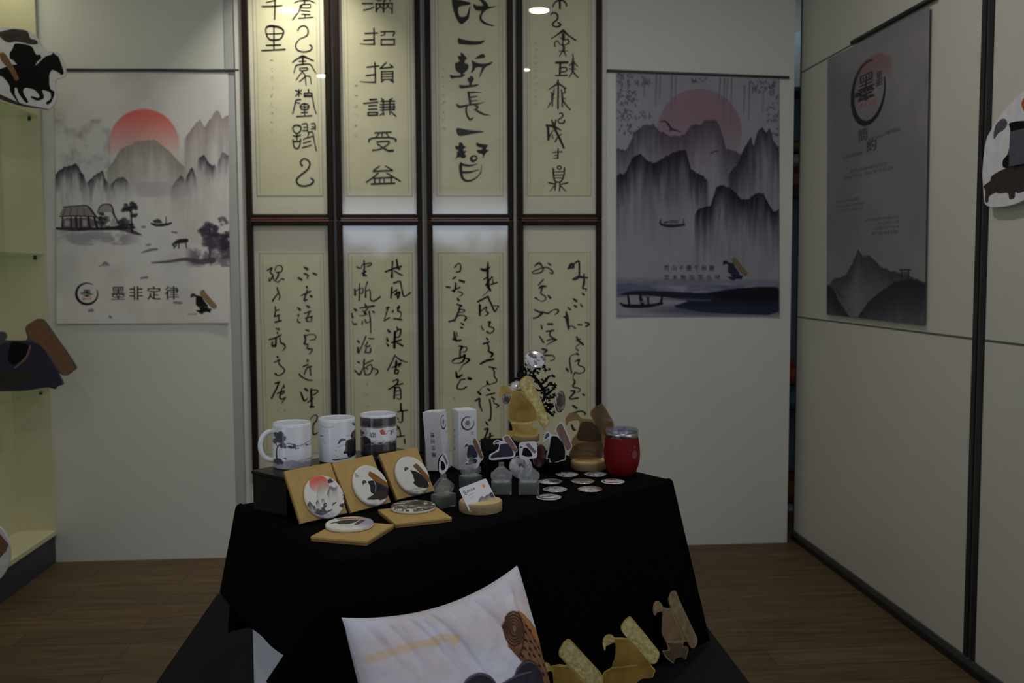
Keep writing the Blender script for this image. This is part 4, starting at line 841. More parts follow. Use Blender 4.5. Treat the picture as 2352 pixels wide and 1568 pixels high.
side(TB, TA, -E1, .22, zero, zero, .040, .002, 40, 24, 1.0, hem=lambda u: .205 + .012 * u - .02 * math.exp(-(u / .12) ** 2))
side(TC, TD, E1, .40, zero, zero, .05, .008, 40, 20, 2.0)
side(TD, TB, E2, .30, zero, zero, .05, .008, 60, 20, 3.0)
k = .012
T4 = [TA + E1 * k + E2 * k, TC - E1 * k + E2 * k, TD - E1 * k - E2 * k, TB + E1 * k - E2 * k]
mb.grid(lambda u, v: V3((T4[0] * (1 - u) + T4[1] * u) * (1 - v) + (T4[3] * (1 - u) + T4[2] * u) * v + UZ * 0), 40, 24)
tag(obj('tablecloth', mb, M['cloth'], smooth=True, solid=.0015), 'black cloth draped over the display plinth, its corner hanging at the front left', 'tablecloth')
TZ += .001

# ---------------------------------------------------------------- mug stand and mugs
SA = math.radians(44.5)
s0 = onz(656, 1192, TZ)
se1 = np.array([math.cos(SA), math.sin(SA), 0]); se2 = np.array([-math.sin(SA), math.cos(SA), 0])
s0 = s0 - se2 * .004
SL = float(np.dot(onz(963, 1036, TZ + .085) - s0, se1)); SD = .125; SH = .085
t = thing('display_stand', 'long low glossy black stand carrying the three mugs', 'stand', V3(s0), SA)
obj('body', MB().box(.003, SL - .003, .003, SD - .003, 0, SH - .008), M['black_acrylic'], t, bevel=.001)
obj('top_plate', MB().box(0, SL, 0, SD, SH - .008, SH), M['black_acrylic'], t, bevel=.003)
mugz = TZ + SH + .0004
def mug(px, label, paint, hang, name='mug'):
    p = onz(px[0], px[1], mugz)
    rf = math.atan2(p[0], p[1])      # the print faces the room
    t = thing(name, label, 'mug', V3(p), -rf, 'printed mugs')
    R, H = .0405, .0955
    prof = [(0, .004), (R - .006, .004), (R - .004, 0), (R - .001, .001), (R, .004), (R, H - .003), (R - .001, H - .0005), (R - .0022, H), (R - .0036, H - .001), (R - .004, H - .004), (R - .004, .012), (R - .008, .007), (0, .006)]
    obj('body', MB().lathe(prof, 64), M['ceramic'], t, smooth=True, angle=60)
    ha = math.radians(hang); hp = []
    for k in range(17):
        a = math.radians(100 - 200 * k / 16)
        hp.append(((R - .004 + .030 * max(0, math.cos(a)) ** .8) , 0, H * .5 + .0315 * math.sin(a)))
    hp = [(q[0] * math.cos(ha), q[0] * math.sin(ha), q[2]) for q in hp]
    obj('handle', MB().tube(hp, [.0055] * 17, 12), M['ceramic'], t, smooth=True)
    nu, nv = 280, 150
    def fn(u, v):
        a = (u - .5) * math.pi * .985
        return ((R + .0004) * math.sin(a), -(R + .0004) * math.cos(a), H - .006 - v * (H - .0085))
    mb = MB(); mb.grid(fn, nu, nv)
    o = obj('printed_wrap', mb, M['print_gloss'], t, smooth=True)
    uv = [(.5 + .5 * math.sin((i / nu - .5) * math.pi * .985), j / nv) for j in range(nv + 1) for i in range(nu + 1)]
    set_print(o, uv, paint)
    return t
W_ = (232, 234, 240)
p = Paint(240, 200, (330, 420, 845, 1010), W_, 11)
p.strokes('385,900,26 384,760,16 400,700,16 440,660,16 480,630,14;400,700,10 370,640,10;520,645,12 600,660,16 660,690,10 720,680,8 840,630,6', (70, 68, 84)); p.blobs(430, 560, 62, 70, (66, 66, 84), 46, 24, .9); p.blobs(385, 515, 34, 14, (66, 66, 84), 10, 14, .9); p.blobs(470, 680, 38, 30, (66, 66, 84), 16, 18, .9); p.blobs(360, 620, 26, 30, (70, 70, 86), 12, 16, .9); p.blobs(590, 695, 44, 22, (76, 76, 92), 14, 16, .85); p.blobs(650, 722, 22, 8, (80, 80, 96), 5, 10, .8); p.blobs(790, 690, 26, 14, (66, 66, 80), 8, 10, .85)
p.band(640, 720, (178, 176, 190), .8, (2, 6), .5, (600, 845)); p.band(885, 1060, (150, 148, 162), .95, (3, 8), .25); p.blobs(400, 920, 55, 36, (60, 58, 74), 30, 20, .8); p.strokes('475,860,12 510,870,14;490,845,10 500,860,10', (80, 80, 92))
mug((672, 1070), 'white mug with ink tree print and handle out to the left, nearest of three', p, 188)
p = Paint(240, 200, (935, 330, 1415, 915), W_, 12)
p.strokes('960,375,10 1040,405,20 1140,385,10;980,440,6 1060,470,8;1280,530,10 1350,535,14;1180,690,16 1260,660,20', (196, 194, 204), .9, 5); p.strokes('970,540,16 1000,530,12;990,580,5 1030,650,4;1150,740,10 1165,730,8;1170,830,10 1180,828,8;1380,370,30 1410,400,30', (110, 108, 124), .9, 2)
p.strokes('P 1190,620 1205,580 1240,562 1285,580 1290,600 1230,605 1200,640 1175,655', (84, 86, 100)); p.strokes('P 1290,595 1420,590 1420,850 1310,856 1300,800 1245,790 1280,720 1275,660', (26, 26, 32)); p.strokes('P 1345,545 1365,490 1420,450 1420,600 1360,590', (70, 50, 42)); p.strokes('1110,872,10 1160,875,20 1300,865,12 1420,840,10', (70, 70, 80))
mug((775, 1056), 'white mug with black robed figure print, middle of the three mugs', p, 70)
p = Paint(240, 200, (1490, 215, 1955, 890), W_, 13)
p.strokes('P 1480,200 1960,200 1960,340 1800,350 1650,370 1480,360', (62, 56, 58)); p.band(200, 395, (72, 66, 68), .97, (4, 8), .18); p.ell(1600, 315, 160, 40, (40, 36, 38), .8, .7)
p.band(590, 700, (140, 132, 140), .7, (10, 30), .6); p.band(635, 1100, (60, 52, 58), 1, (5, 9), .05); p.strokes('P 1480,700 1960,660 1960,900 1480,900', (36, 32, 38), .9); p.blobs(1700, 660, 200, 20, (200, 198, 206), 40, 9, .7); p.ell(1720, 740, 200, 60, (74, 66, 74), .7, .9)
p.ell(1540, 470, 45, 90, (200, 198, 205), .9, .2); p.blobs(1505, 500, 24, 50, (40, 38, 46), 20, 18); p.blobs(1560, 590, 50, 34, (36, 34, 42), 30, 20); p.strokes('P 1480,560 1600,600 1640,640 1480,720', (36, 32, 40))
p.text('嶺', 1652, 505, 90, (28, 28, 36)); p.strokes('P 1735,425 1790,412 1815,490 1760,505', (176, 44, 40)); p.ring(1800, 450, 38, 50, 8, (176, 44, 40)); p.text('國', 1783, 455, 60, (214, 120, 112)); p.text('下', 1885, 480, 80, (28, 28, 36))
mug((870, 1044), 'dark printed mug with red seal mark, furthest right of three', p, 75)

# ---------------------------------------------------------------- coaster boxes and coasters
def disc(paint, R, th, root, mt, name='printed_top', dome=0.0, n=220, k=48, e=.0025):
    v = []; uv = []; f = []
    rs = [R * (i / k) for i in range(k + 1)]
    for i, r in enumerate(rs):
        for j in range(n):
            a = 2 * math.pi * j / n; q = r / R
            z = th + dome * (1 - q * q) - (e * (1 - math.sqrt(max(0, 1 - ((q - .94) / .06) ** 2))) if q > .94 else 0)
            v.append((r * math.cos(a), r * math.sin(a), z)); uv.append((.5 + .5 * q * math.cos(a), .5 - .5 * q * math.sin(a)))
    f = [(i * n + j, i * n + (j + 1) % n, (i + 1) * n + (j + 1) % n, (i + 1) * n + j) for i in range(k) for j in range(n)]
    mb = MB().add(v, f); o = obj(name, mb, mt, root, smooth=True)
    set_print(o, uv, paint); return o
def frame_from(P, ex, ez):
    ex = np.array(ex, float); ez = np.array(ez, float); ex /= np.linalg.norm(ex); ez /= np.linalg.norm(ez)
    ey = np.cross(ez, ex)
    return Matrix(((ex[0], ey[0], ez[0], P[0]), (ex[1], ey[1], ez[1], P[1]), (ex[2], ey[2], ez[2], P[2]), (0, 0, 0, 1)))
BT = .009
def kraft(label, P, ex, ez, w, h):
    t = thing('coaster_box', label, 'box', V3(P), group='kraft coaster boxes'); t.matrix_basis = frame_from(P, ex, ez)
    obj('tray', MB().box(.0006, w - .0006, .0006, h - .0006, 0, BT * .45), M['kraft_edge'], t)
    obj('lid', MB().box(0, w, 0, h, BT * .48, BT), [M['kraft']], t, bevel=.0008)
    return t
def coaster(label, P, ex, ez, paint):
    t = thing('coaster', label, 'coaster', V3(P), group='round printed coasters'); t.matrix_basis = frame_from(P, ex, ez)
    R, th = .046, .0085
    obj('body', MB().lathe([(0, 0), (R - .002, 0), (R, .002), (R, th - .0026), (R * .998, th - .0022)], 64), M['stone'], t, smooth=True, angle=50)
    disc(paint, R, th, t, M['print_satin'])
    return t
BG = (222, 220, 214)
c1 = Paint(200, 200, (265, 385, 855, 1000), BG, 21)
c1.ell(530, 510, 150, 130, (226, 96, 90), .95, .06, (450, 640)); c1.ridge([(420, 680), (500, 540), (570, 480), (640, 530), (760, 600)], (168, 164, 150), .9, 110, .5, 8); c1.blobs(710, 495, 36, 22, (58, 52, 70), 16, 16, .8); c1.ridge([(590, 660), (650, 600), (680, 560), (720, 600), (800, 590)], (70, 62, 84), .9, 50, .5, 8)
c1.ridge([(270, 740), (310, 712), (345, 780), (375, 800)], (44, 38, 58), .98, 90, .4, 6); c1.ridge([(380, 800), (400, 740), (425, 708), (450, 760)], (48, 42, 60), .95, 60, .4, 4); c1.ridge([(470, 760), (500, 705), (540, 740)], (70, 64, 80), .8, 30, .4, 4); c1.blobs(430, 880, 70, 45, (76, 66, 78), 46, 14, .75); c1.blobs(525, 815, 34, 30, (58, 52, 60), 14, 11); c1.strokes('350,880,20 420,925,26 520,905,22 600,890,10;620,830,12 690,805,16;640,815,10 660,790,6', (60, 52, 66)); c1.blobs(770, 865, 40, 24, (64, 58, 70), 16, 13); c1.blobs(835, 770, 14, 44, (90, 84, 92), 10, 14); c1.band(900, 990, (150, 140, 160), .6, (3, 6), .5, (380, 640))
c2 = Paint(200, 200, (880, 260, 1440, 830), BG, 22)
c2.logo(986, 372, 26); c2.band(760, 835, (150, 148, 158), .8, (3, 6), .5, (880, 1150))
c2.strokes('P 1115,482 1220,488 1330,540 1425,620 1445,730 1300,765 1120,660 1100,630 1130,560', (30, 28, 44)); c2.strokes('1222,500,8 1222,570,10 1180,645,8', (206, 204, 204)); c2.strokes('P 1020,528 1028,472 1068,452 1102,482 1095,506 1050,502', (78, 70, 64)); c2.strokes('P 1165,400 1212,355 1290,410 1445,580 1440,660 1300,550 1220,490', (140, 92, 36)); c2.strokes('P 985,716 1060,690 1290,640 1370,700 1320,768 1240,770 1200,775 1180,752 1100,745', (52, 44, 46)); c2.strokes('1320,560,20 1380,680,30', (48, 40, 80), .7, 3)
c3 = Paint(200, 200, (1440, 140, 1975, 690), BG, 23)
c3.strokes('P 1590,340 1605,298 1640,280 1684,312 1640,330', (76, 78, 88)); c3.strokes('P 1688,336 1800,385 1905,520 1895,655 1760,612 1705,595 1650,520 1690,500 1702,420', (26, 26, 30)); c3.strokes('P 1758,292 1832,263 1862,300 1965,500 1980,660 1880,510 1800,360', (124, 84, 44)); c3.blobs(1580, 460, 50, 70, (120, 118, 120), 12, 4, .8); c3.band(590, 700, (140, 138, 148), .8, (4, 8), .6); c3.strokes('1600,625,20 1860,640,16', BG, .9, 3)
c4 = Paint(200, 200, (575, 930, 1250, 1145), BG, 24)
c4.ell(1180, 1010, 150, 90, (150, 138, 180), .8, .9); c4.strokes('P 690,966 1120,944 1132,972 700,992', (150, 106, 52)); c4.strokes('P 760,1000 1045,984 1000,1042 935,1066 785,1072 730,1046 650,1064 665,1040 725,1030', (36, 34, 38)); c4.strokes('P 1030,988 1130,996 1060,1080 1000,1090 1010,1050', (66, 54, 60)); c4.strokes('1042,990,14 1000,1040,12 935,1066,10', (222, 220, 220)); c4.blobs(860, 1100, 140, 16, (110, 104, 110), 14, 5, .7)
c5 = Paint(200, 200, (1420, 715, 2045, 905), (68, 60, 56), 25)
c5.fill_noise((226, 220, 212), .95, 9, 12, .60, .68); c5.fill_noise((110, 98, 88), .9, 12, 16, .55, .7); c5.strokes('1460,790,10 1580,775,12;1620,740,12 1700,735,8;1800,860,8 1960,840,8', (216, 208, 200)); c5.strokes('P 1640,760 1780,740 1860,790 1720,820', (44, 40, 40))
def lean(P, yaw, th):
    y = math.radians(yaw); ex = np.array([math.cos(y), math.sin(y), 0]); n = np.array([-ex[1], ex[0], 0])
    a = math.radians(th); up = math.cos(a) * UZ + math.sin(a) * n
    return ex, np.cross(ex, up)
for bl, yaw, th, w, h, lab, cpx, cl, cp in [((690, 1208), 42.7, 29, .113, .112, 'kraft coaster box leaning on the mug stand, leftmost of three', (742, 1143), 'round coaster with red sun landscape, on the leftmost leaning box', c1),
        ((805, 1183), 47, 30, .113, .112, 'kraft coaster box leaning on the mug stand, middle of three', (848, 1117), 'round coaster with navy robe and inkstone, on the middle leaning box', c2),
        ((911, 1153), 44, 32, .112, .110, 'kraft coaster box leaning on the mug stand, nearest the white boxes', (944, 1094), 'round coaster with black robe and long brown scroll, on the right leaning box', c3)]:
    P = onz(bl[0], bl[1], TZ); ex, ez = lean(P, yaw, th)
    P = P - ez * BT * .6 + UZ * .004
    kraft(lab, P, ex, ez, w, h)
    coaster(cl, onpl(cpx[0], cpx[1], P + ez * BT, ez) + ez * .0002, ex, ez, cp)
vx = np.array([math.cos(-YAW), math.sin(-YAW), 0])
for cs, lab, cpx, cl, cp in [([(713, 1232), (842.5, 1243), (884.6, 1200.5)], 'kraft coaster box lying flat at the front of the table', (803, 1209), 'round coaster with sideways robed figure, lying flat at the table front', c4),
        ([(868, 1170), (908, 1203), (1027, 1187)], 'kraft coaster box lying flat behind the front one, beside the clear clip', (949, 1168.5), 'mostly dark round coaster with white flecks, lying flat on its box', c5)]:
    A, B, C = [onz(x, y, TZ + BT) for x, y in cs]
    ex = B - A; w = np.linalg.norm(ex); h = np.linalg.norm(C - B); A = A - UZ * BT
    kraft(lab, A + UZ * .0003, ex, (0, 0, 1), w, .5 * (w + h))
    coaster(cl, onz(cpx[0], cpx[1], TZ + BT + .0005), vx, (0, 0, 1), cp)

# ---------------------------------------------------------------- two tall white boxes
def face(name, P0, ux, uz, w, h, paint, root, off=.0004):
    n = np.cross(ux, uz)
    return printed_grid(name, lambda u, v: tuple(P0 + ux * (u * w) + uz * ((1 - v) * h) + n * off), paint, M['print_satin'], root, smooth=False)
CW = (226, 226, 234)
def tallbox(label, px, yaw, w, h, tilt, tp, lp, lw):
    P = onz(px[0], px[1], TZ + .0005); t = thing('gift_box', label, 'box', V3(P), group='tall white gift boxes')
    t.matrix_basis = Matrix.Translation(Vector(P)) @ Matrix.Rotation(math.radians(yaw), 4, 'Z') @ Matrix.Rotation(math.radians(tilt), 4, 'Y')
    obj('carton', MB().box(0, w, 0, lw, 0, h), M['card'], t, bevel=.0006)
    obj('lid_flap', MB().box(.001, w - .001, .001, lw - .001, h, h + .0012), M['card'], t, bevel=.0004)
    X, Y, Z = np.eye(3)
    face('front_print', np.array([.001, 0, .001]), X, Z, w - .002, h - .002, tp, t)
    return t, X, Y, Z
# left box: near corner on its right side
pt = Paint(60, 200, (0, 0, 50, 150), CW, 31)
pt.text('律定非墨', 25, 58, 13, (28, 28, 34), 1, dx=0, dy=17, rot=math.pi / 2)
P = onz(1018, 1087, TZ)
yaw = -25; w = .044
y = math.radians(yaw)
t, X, Y, Z = tallbox('tall white box leaning left with sideways black characters, left of the two', (0, 0), yaw, w, .147, -4.2, pt, None, .044)
org = P - np.array([math.cos(y), math.sin(y), 0]) * w
t.matrix_basis = Matrix.Translation(Vector(org) + Vector((0, 0, .0035))) @ Matrix.Rotation(y, 4, 'Z') @ Matrix.Rotation(math.radians(-4.2), 4, 'Y')
pl = Paint(60, 200, (0, 0, 50, 150), CW, 32); pl.logo(25, 28, 17); pl.strokes('P 38,52 45,52 45,60 38,60', (206, 160, 150))
face('side_print', np.array([w, .001, .001]), Y, Z, .042, .145, pl, t)
pf = Paint(70, 210, (0, 0, 50, 150), CW, 33); pf.logo(26, 32, 16.5); pf.strokes('P 34,54 42,54 42,62 34,62', (206, 160, 150)); pf.text('口', 38, 58, 5, CW)
ps = Paint(60, 200, (0, 0, 50, 150), CW, 34); ps.text('律定非墨', 22, 52, 9, (40, 40, 46), 1, dx=0, dy=16, rot=math.pi / 2)
t, X, Y, Z = tallbox('upright tall white box with round black brush logo, right of the two', (1053, 1079), 18, .050, .150, 0, pf, None, .050)
face('side_print', np.array([0, .049, .001]), -Y, Z, .048, .148, ps, t)

# ---------------------------------------------------------------- clear clip stands and what they hold
def to_cam(P):
    n = CP - np.array(P); n[2] = 0; return n / np.linalg.norm(n)
def make_clip(loc, rz, label):
    t = thing('clip_stand', label, 'clip stand', loc, rz, 'clear clip stands')
    b = obj('base_block', MB().box(-.023, .023, -.015, .015, 0, .028), M['clip'], t, bevel=.0015)
    obj('pad', MB().box(-.019, .019, -.010, .010, .0015, .022), M['green'], b, bevel=.001)
    prof = [(.024, .036)] + [(.024 * math.cos(a), .040 + .016 * -math.sin(a)) for a in [math.pi * k / 12 for k in range(1, 12)]] + [(-.024, .036), (-.024, .046), (-.006, .061), (.006, .061), (.024, .046)]
    Rx = Matrix.Rotation(math.pi / 2, 4, 'X')
    obj('clamp_front', MB().prism(prof, .004, .0065, M=Rx), M['clip'], t, bevel=.0008)
    obj('clamp_rear', MB().prism(prof, -.0075, -.005, M=Rx), M['clip'], t, bevel=.0008)
    obj('hinge', MB().lathe([(0, -.010), (.008, -.010), (.0085, -.009), (.0085, .009), (.008, .010), (0, .010)], 24, M=Matrix.Translation((0, 0, .036)) @ Rx), M['clip'], t, smooth=True, angle=50)
    obj('spring', MB().lathe([(0, -.004), (.003, -.004), (.003, .004), (0, .004)], 14, M=Matrix.Translation((0, 0, .036)) @ Rx), M['steel'], t, smooth=True, angle=50)
    obj('jaw', MB().box(-.006, .006, -.004, .004, .058, .071), M['clip'], t, bevel=.001)
    return t
CL = [((1152, 1133), 0, 'clear clip stand facing front, left of the two with green bases'), ((1215, 1133), 0, 'clear clip stand facing front, right of the two, below the rounded square sticker'),
      ((1019, 1163), 40, 'clear clip stand turned sideways beside the dark coaster'), ((1081, 1118), 30, 'clear clip stand in front of the upright white box, behind the card')]
cp0 = None; clipP = []
for (px, rz, lab) in CL:
    P = onz(px[0], px[1], TZ + .0004); clipP.append(P)
    yaw = math.radians(rz) - math.atan2(P[0], P[1])
    if cp0 is None: cp0 = make_clip(V3(P), yaw, lab)
    else: dup(cp0, V3(P), yaw, lab)
def poly_px(s, ox, oy, sc):
    q = P2(s)
    return [(ox + x / sc, oy + y / sc) for x, y in (chaikin(q, 2, .18) if len(q) > 4 else q)]
def fit(kind, box):
    x0, y0, x1, y1 = box
    return {k: [(x0 + p[0] * (x1 - x0), y0 + p[1] * (y1 - y0)) for p in v] for k, v in FIG[kind].items()}
def cutout(name, label, cat, outline, P, n, th, mplate, prints, group=None, plate='plate', base=None):
    """flat cut-out: plate with its printed or foiled fields as thin layers on the face"""
    n = np.array(n) / np.linalg.norm(n)
    t = thing(name, label, cat, V3(base if base is not None else P), group=group)
    pl = obj(plate, MB().slab(outline, P, n, th), mplate, t, local=False, bevel=min(.0008, th * .25))
    for k, (nm, poly, mt) in enumerate(prints):
        obj(nm, MB().slab(poly, P, n, .0005, off=.0003 + .00012 * (k + 1)), mt, t, local=False)
    return t
c3o = (950, 910, 5.406)
# stickers
f = clipP[0]
cutout('sticker', 'white-edged sticker of a navy robe and mauve scroll, held by the left front-facing clip', 'sticker', poly_px('935,800 938,722 1005,690 1055,645 1065,600 1020,585 998,605 985,585 1000,553 1040,536 1110,558 1096,520 1150,476 1185,480 1295,655 1284,698 1262,690 1268,722 1238,768', *c3o), f + UZ * .07, to_cam(f), .0012, M['p_white'],
    [('robe', poly_px('955,775 960,735 1010,700 1060,685 1075,590 1160,582 1215,640 1245,720 1225,742 1150,752 1060,752', *c3o), M['p_navy']), ('hood', poly_px('1003,582 1012,560 1040,548 1070,562 1040,575', *c3o), M['p_grey']), ('dish', poly_px('960,740 1010,705 1120,690 1140,720 1080,760 1030,752', *c3o), M['p_dark']), ('scroll', poly_px('1112,518 1155,488 1178,490 1286,655 1276,688 1240,680', *c3o), M['p_mauve'])], 'stickers in the clips')
f = clipP[1]
cutout('sticker', 'rounded square white sticker of a small robed figure, held by the right front-facing clip', 'sticker', poly_px('1306,600 1318,578 1350,566 1490,557 1520,566 1533,590 1536,740 1520,765 1490,772 1350,780 1325,770 1312,745', *c3o), f + UZ * .07, to_cam(f), .0012, M['p_white'],
    [('robe', poly_px('1360,640 1410,635 1460,690 1480,745 1400,752 1340,720 1352,700', *c3o), M['p_black']), ('hood', poly_px('1310,640 1330,615 1362,636 1330,640', *c3o), M['p_grey']), ('scroll', poly_px('1394,600 1425,576 1526,685 1502,712', *c3o), M['p_mauve'])], 'stickers in the clips')
f = clipP[2]
cutout('sticker', 'oval white sticker with black arc and robed figure, held by the sideways clip', 'sticker', poly_px('318,940 300,900 300,800 325,735 385,700 405,720 440,830 425,900 395,945 350,965', *c3o), f + UZ * .07, to_cam(f), .0012, M['p_white'],
    [('arc', poly_px('318,938 301,900 301,800 325,737 385,702 340,745 316,805 314,900', *c3o), M['p_black']), ('robe', poly_px('335,800 372,808 400,880 380,915 345,915 335,880 342,840', *c3o), M['p_black']), ('hood', poly_px('315,800 325,782 340,795 325,802', *c3o), M['p_grey']), ('scroll', poly_px('364,738 385,725 428,830 412,862', *c3o), M['p_mauve'])], 'stickers in the clips')
f = clipP[3]
FA = fit('A', (1066.5, 1005, 1109, 1069))
cutout('sticker', 'cut-out sticker of a navy robed figure with brown scroll, standing before the upright white box', 'sticker', poly_px('620,645 640,585 665,572 690,595 722,590 722,560 740,525 770,508 785,520 870,745 862,785 835,800 800,880 760,905 720,880 640,855 632,825 670,800 650,770 655,690 675,625', *c3o), f + UZ * .072, to_cam(f), .0012, M['p_white'],
    [('robe', poly_px('680,605 740,600 795,715 790,755 715,778 660,765 662,690', *c3o), M['p_navy']), ('hood', poly_px('628,640 645,592 668,585 685,615 655,622', *c3o), M['p_grey']), ('dish', poly_px('680,785 770,770 795,800 770,835 730,830 690,860 645,840 645,828 690,830', *c3o), M['p_dark']), ('scroll', poly_px('728,560 745,530 770,516 862,745 855,775 830,778', *c3o), M['p_brown'])], 'stickers in the clips')

# ---------------------------------------------------------------- wooden card holder and card
def wood_round(name, label, P, r, h, loc_off=0):
    t = thing(name, label, 'wooden base', V3(P), group='round pine bases')
    obj('disc', MB().lathe([(0, 0), (r - .001, 0), (r, .001), (r, h - .002), (r - .002, h)], 48), M['pine_end'], t, smooth=True, angle=50)
    obj('top_face', MB().lathe([(r - .0018, h + .0002), (0, h + .0004)], 48), M['pine'], t)
    return t
P = onz(1104, 1171, TZ + .0004)
wood_round('card_holder', 'round pine holder with a slanted white card in its slot', P, .0455, .021)
pc = Paint(110, 70, (0, 0, 86, 54), (222, 222, 230), 41)
pc.logo(11, 12, 5); pc.text('墨非定律', 20, 11, 5.6, (60, 58, 66), 1, dx=6.4); pc.strokes('17,20,1 36,20,1;17,26,.8 30,26,.8;17,29,.8 28,29,.8', (170, 168, 176)); pc.ell(70, 13, 4, 4.5, (226, 150, 70), 1, .3)
pc.ridge([(0, 50), (12, 44), (20, 42), (28, 46), (40, 36), (50, 32), (58, 36), (66, 34), (74, 34), (86, 40)], (92, 86, 96), .95, 14, .3, 8, .8); pc.strokes('P 74,36 80,32 86,34 86,44 78,44', (70, 64, 74))
PB = onz(1079, 1184, TZ) + UZ * .0075
ex, ez = lean(PB, 40, 30); roll = math.radians(7)
ey = np.cross(ez, ex); ex2 = math.cos(roll) * ex + math.sin(roll) * ey; ey2 = np.cross(ez, ex2)
t = thing('name_card', 'white card with brush logo and grey mountain print, slanted in the pine holder', 'card', V3(PB)); t.matrix_basis = frame_from(PB, ex2, ez)
cw, chh = .082, .053
rr = [(cw - .004 + .004 * math.cos(a), chh - .004 + .004 * math.sin(a)) for a in np.linspace(0, math.pi / 2, 6)] + [(.004 + .004 * math.cos(a), chh - .004 + .004 * math.sin(a)) for a in np.linspace(math.pi / 2, math.pi, 6)] + [(.004 + .004 * math.cos(a), .004 + .004 * math.sin(a)) for a in np.linspace(math.pi, 1.5 * math.pi, 6)] + [(cw - .004 + .004 * math.cos(a), .004 + .004 * math.sin(a)) for a in np.linspace(1.5 * math.pi, 2 * math.pi, 6)]
obj('card_body', MB().prism(rr, -.0008, 0), M['card'], t)
X, Y, Z = np.eye(3)
face('printed_face', np.array([.0015, .0015, 0]), X, Y, cw - .003, chh - .003, pc, t, off=.0002)

# ---------------------------------------------------------------- pin buttons
def make_button(label, P, ez, ex, paint, group='round pin buttons', R=.0285):
    t = thing('pin_button', label, 'badge', V3(P), group=group); t.matrix_basis = frame_from(P, ex, ez)
    obj('back_rim', MB().lathe([(0, .0005), (R - .004, .0002), (R - .001, .0008), (R + .0003, .002), (R + .0002, .0032), (R - .0008, .0038)], 56), M['steel'], t, smooth=True)
    disc(paint, R - .0002, .0032, t, M['print_gloss'], dome=.0036, n=110, k=26, e=.0012)
    return t
def bp(seed, base, kind):
    p = Paint(90, 90, (-1, -1, 1, 1), base, seed)
    if kind == 'ring':
        p.ell(0, 0, .93, .93, (216, 214, 220), 1, .04); p.ring(0, 0, .80, .80, .16, (58, 54, 60), .95, 0, 350); p.ell(.05, 0, .62, .62, (206, 202, 206), 1, .1); p.blobs(-.1, .1, .42, .36, (84, 80, 86), 24, .12, .7); p.ell(.3, -.2, .25, .25, (222, 200, 200), .6, .5)
    elif kind == 'pink':
        p.ell(0, 0, .93, .93, (224, 220, 224), 1, .04); p.ring(0, 0, .78, .78, .14, (84, 62, 66), .9, 0, 350); p.ell(.05, 0, .62, .62, (220, 190, 192), 1, .1); p.blobs(-.1, -.05, .34, .3, (116, 66, 70), 20, .12, .8)
    else:
        p.fill_noise((210, 206, 210), .95, 4, 5, .45, .7); p.fill_noise((60, 56, 62), .8, 5, 6, .55, .75); p.band(.2, .7, (190, 188, 200), .5, (3, 5), .5)
        if kind == 'brown': p.ell(-.1, -.1, .75, .6, (74, 68, 58), .9, .3); p.ell(.7, -.1, .3, .5, (150, 104, 88), .8, .6)
        if kind == 'half': p.ell(.45, .2, .6, .45, (70, 66, 70), .9, .4)
        if kind == 'red': p.ell(.2, -.1, .6, .5, (150, 128, 120), .7, .5); p.ell(.8, .1, .2, .4, (150, 60, 60), .7, .6)
    return p
B = [((1260.5, 1144), 'ring', (214, 212, 218), 'white pin button with dark ring logo, nearest the table front'), ((1275, 1126), 'mist', (168, 166, 170), 'grey misty pin button just behind the front ring-logo button'),
     ((1355, 1125.5), 'red', (172, 168, 170), 'grey pin button with a red fleck on its right edge, near the front'), ((1407.5, 1108), 'pink', (224, 220, 224), 'pin button with pink centre and dark ring, in front of the red tumbler'),
     ((1338.5, 1107), 'brown', (140, 130, 124), 'olive brown pin button in the middle of the table group'), ((1264, 1108), 'half', (200, 198, 202), 'half white half dark pin button beside the clear clip'),
     ((1302, 1091.5), 'mist', (150, 146, 152), 'grey pin button at the back, in front of the black robed standee'), ((1368, 1091), 'mist', (140, 136, 148), 'dim lilac grey pin button at the back, left of the red tumbler')]
for k, (px, kind, base, lab) in enumerate(B):
    P = onz(px[0], px[1], TZ + .001)
    make_button(lab, P, (0, 0, 1), vx, bp(50 + k, base, kind))

# ---------------------------------------------------------------- black risers
P = onz(1121, 1096, TZ); yw = math.radians(4); RH = .066
r1 = np.array([math.cos(yw), math.sin(yw), 0]); r2 = np.array([-math.sin(yw), math.cos(yw), 0])
t = thing('riser_box', 'black riser box under the gold standee and the black tree', 'riser', V3(P + UZ * .0004), yw, 'black riser boxes')
RW, RD = .136, .165
obj('box', MB().box(0, RW, 0, RD, 0, RH - .002), M['black_box'], t, bevel=.001); obj('top_sheet', MB().box(.001, RW - .001, .001, RD - .001, RH - .0018, RH), M['black_box'], t)
P2_ = onz(1259, 1091, TZ)
t = thing('riser_box', 'small black riser box under the black robed standee', 'riser', V3(P2_ + UZ * .0004), math.radians(6), 'black riser boxes')
obj('box', MB().box(0, .056, 0, .055, 0, .024), M['black_box'], t, bevel=.001); obj('top_sheet', MB().box(.001, .055, .001, .054, .0242, .026), M['black_box'], t)

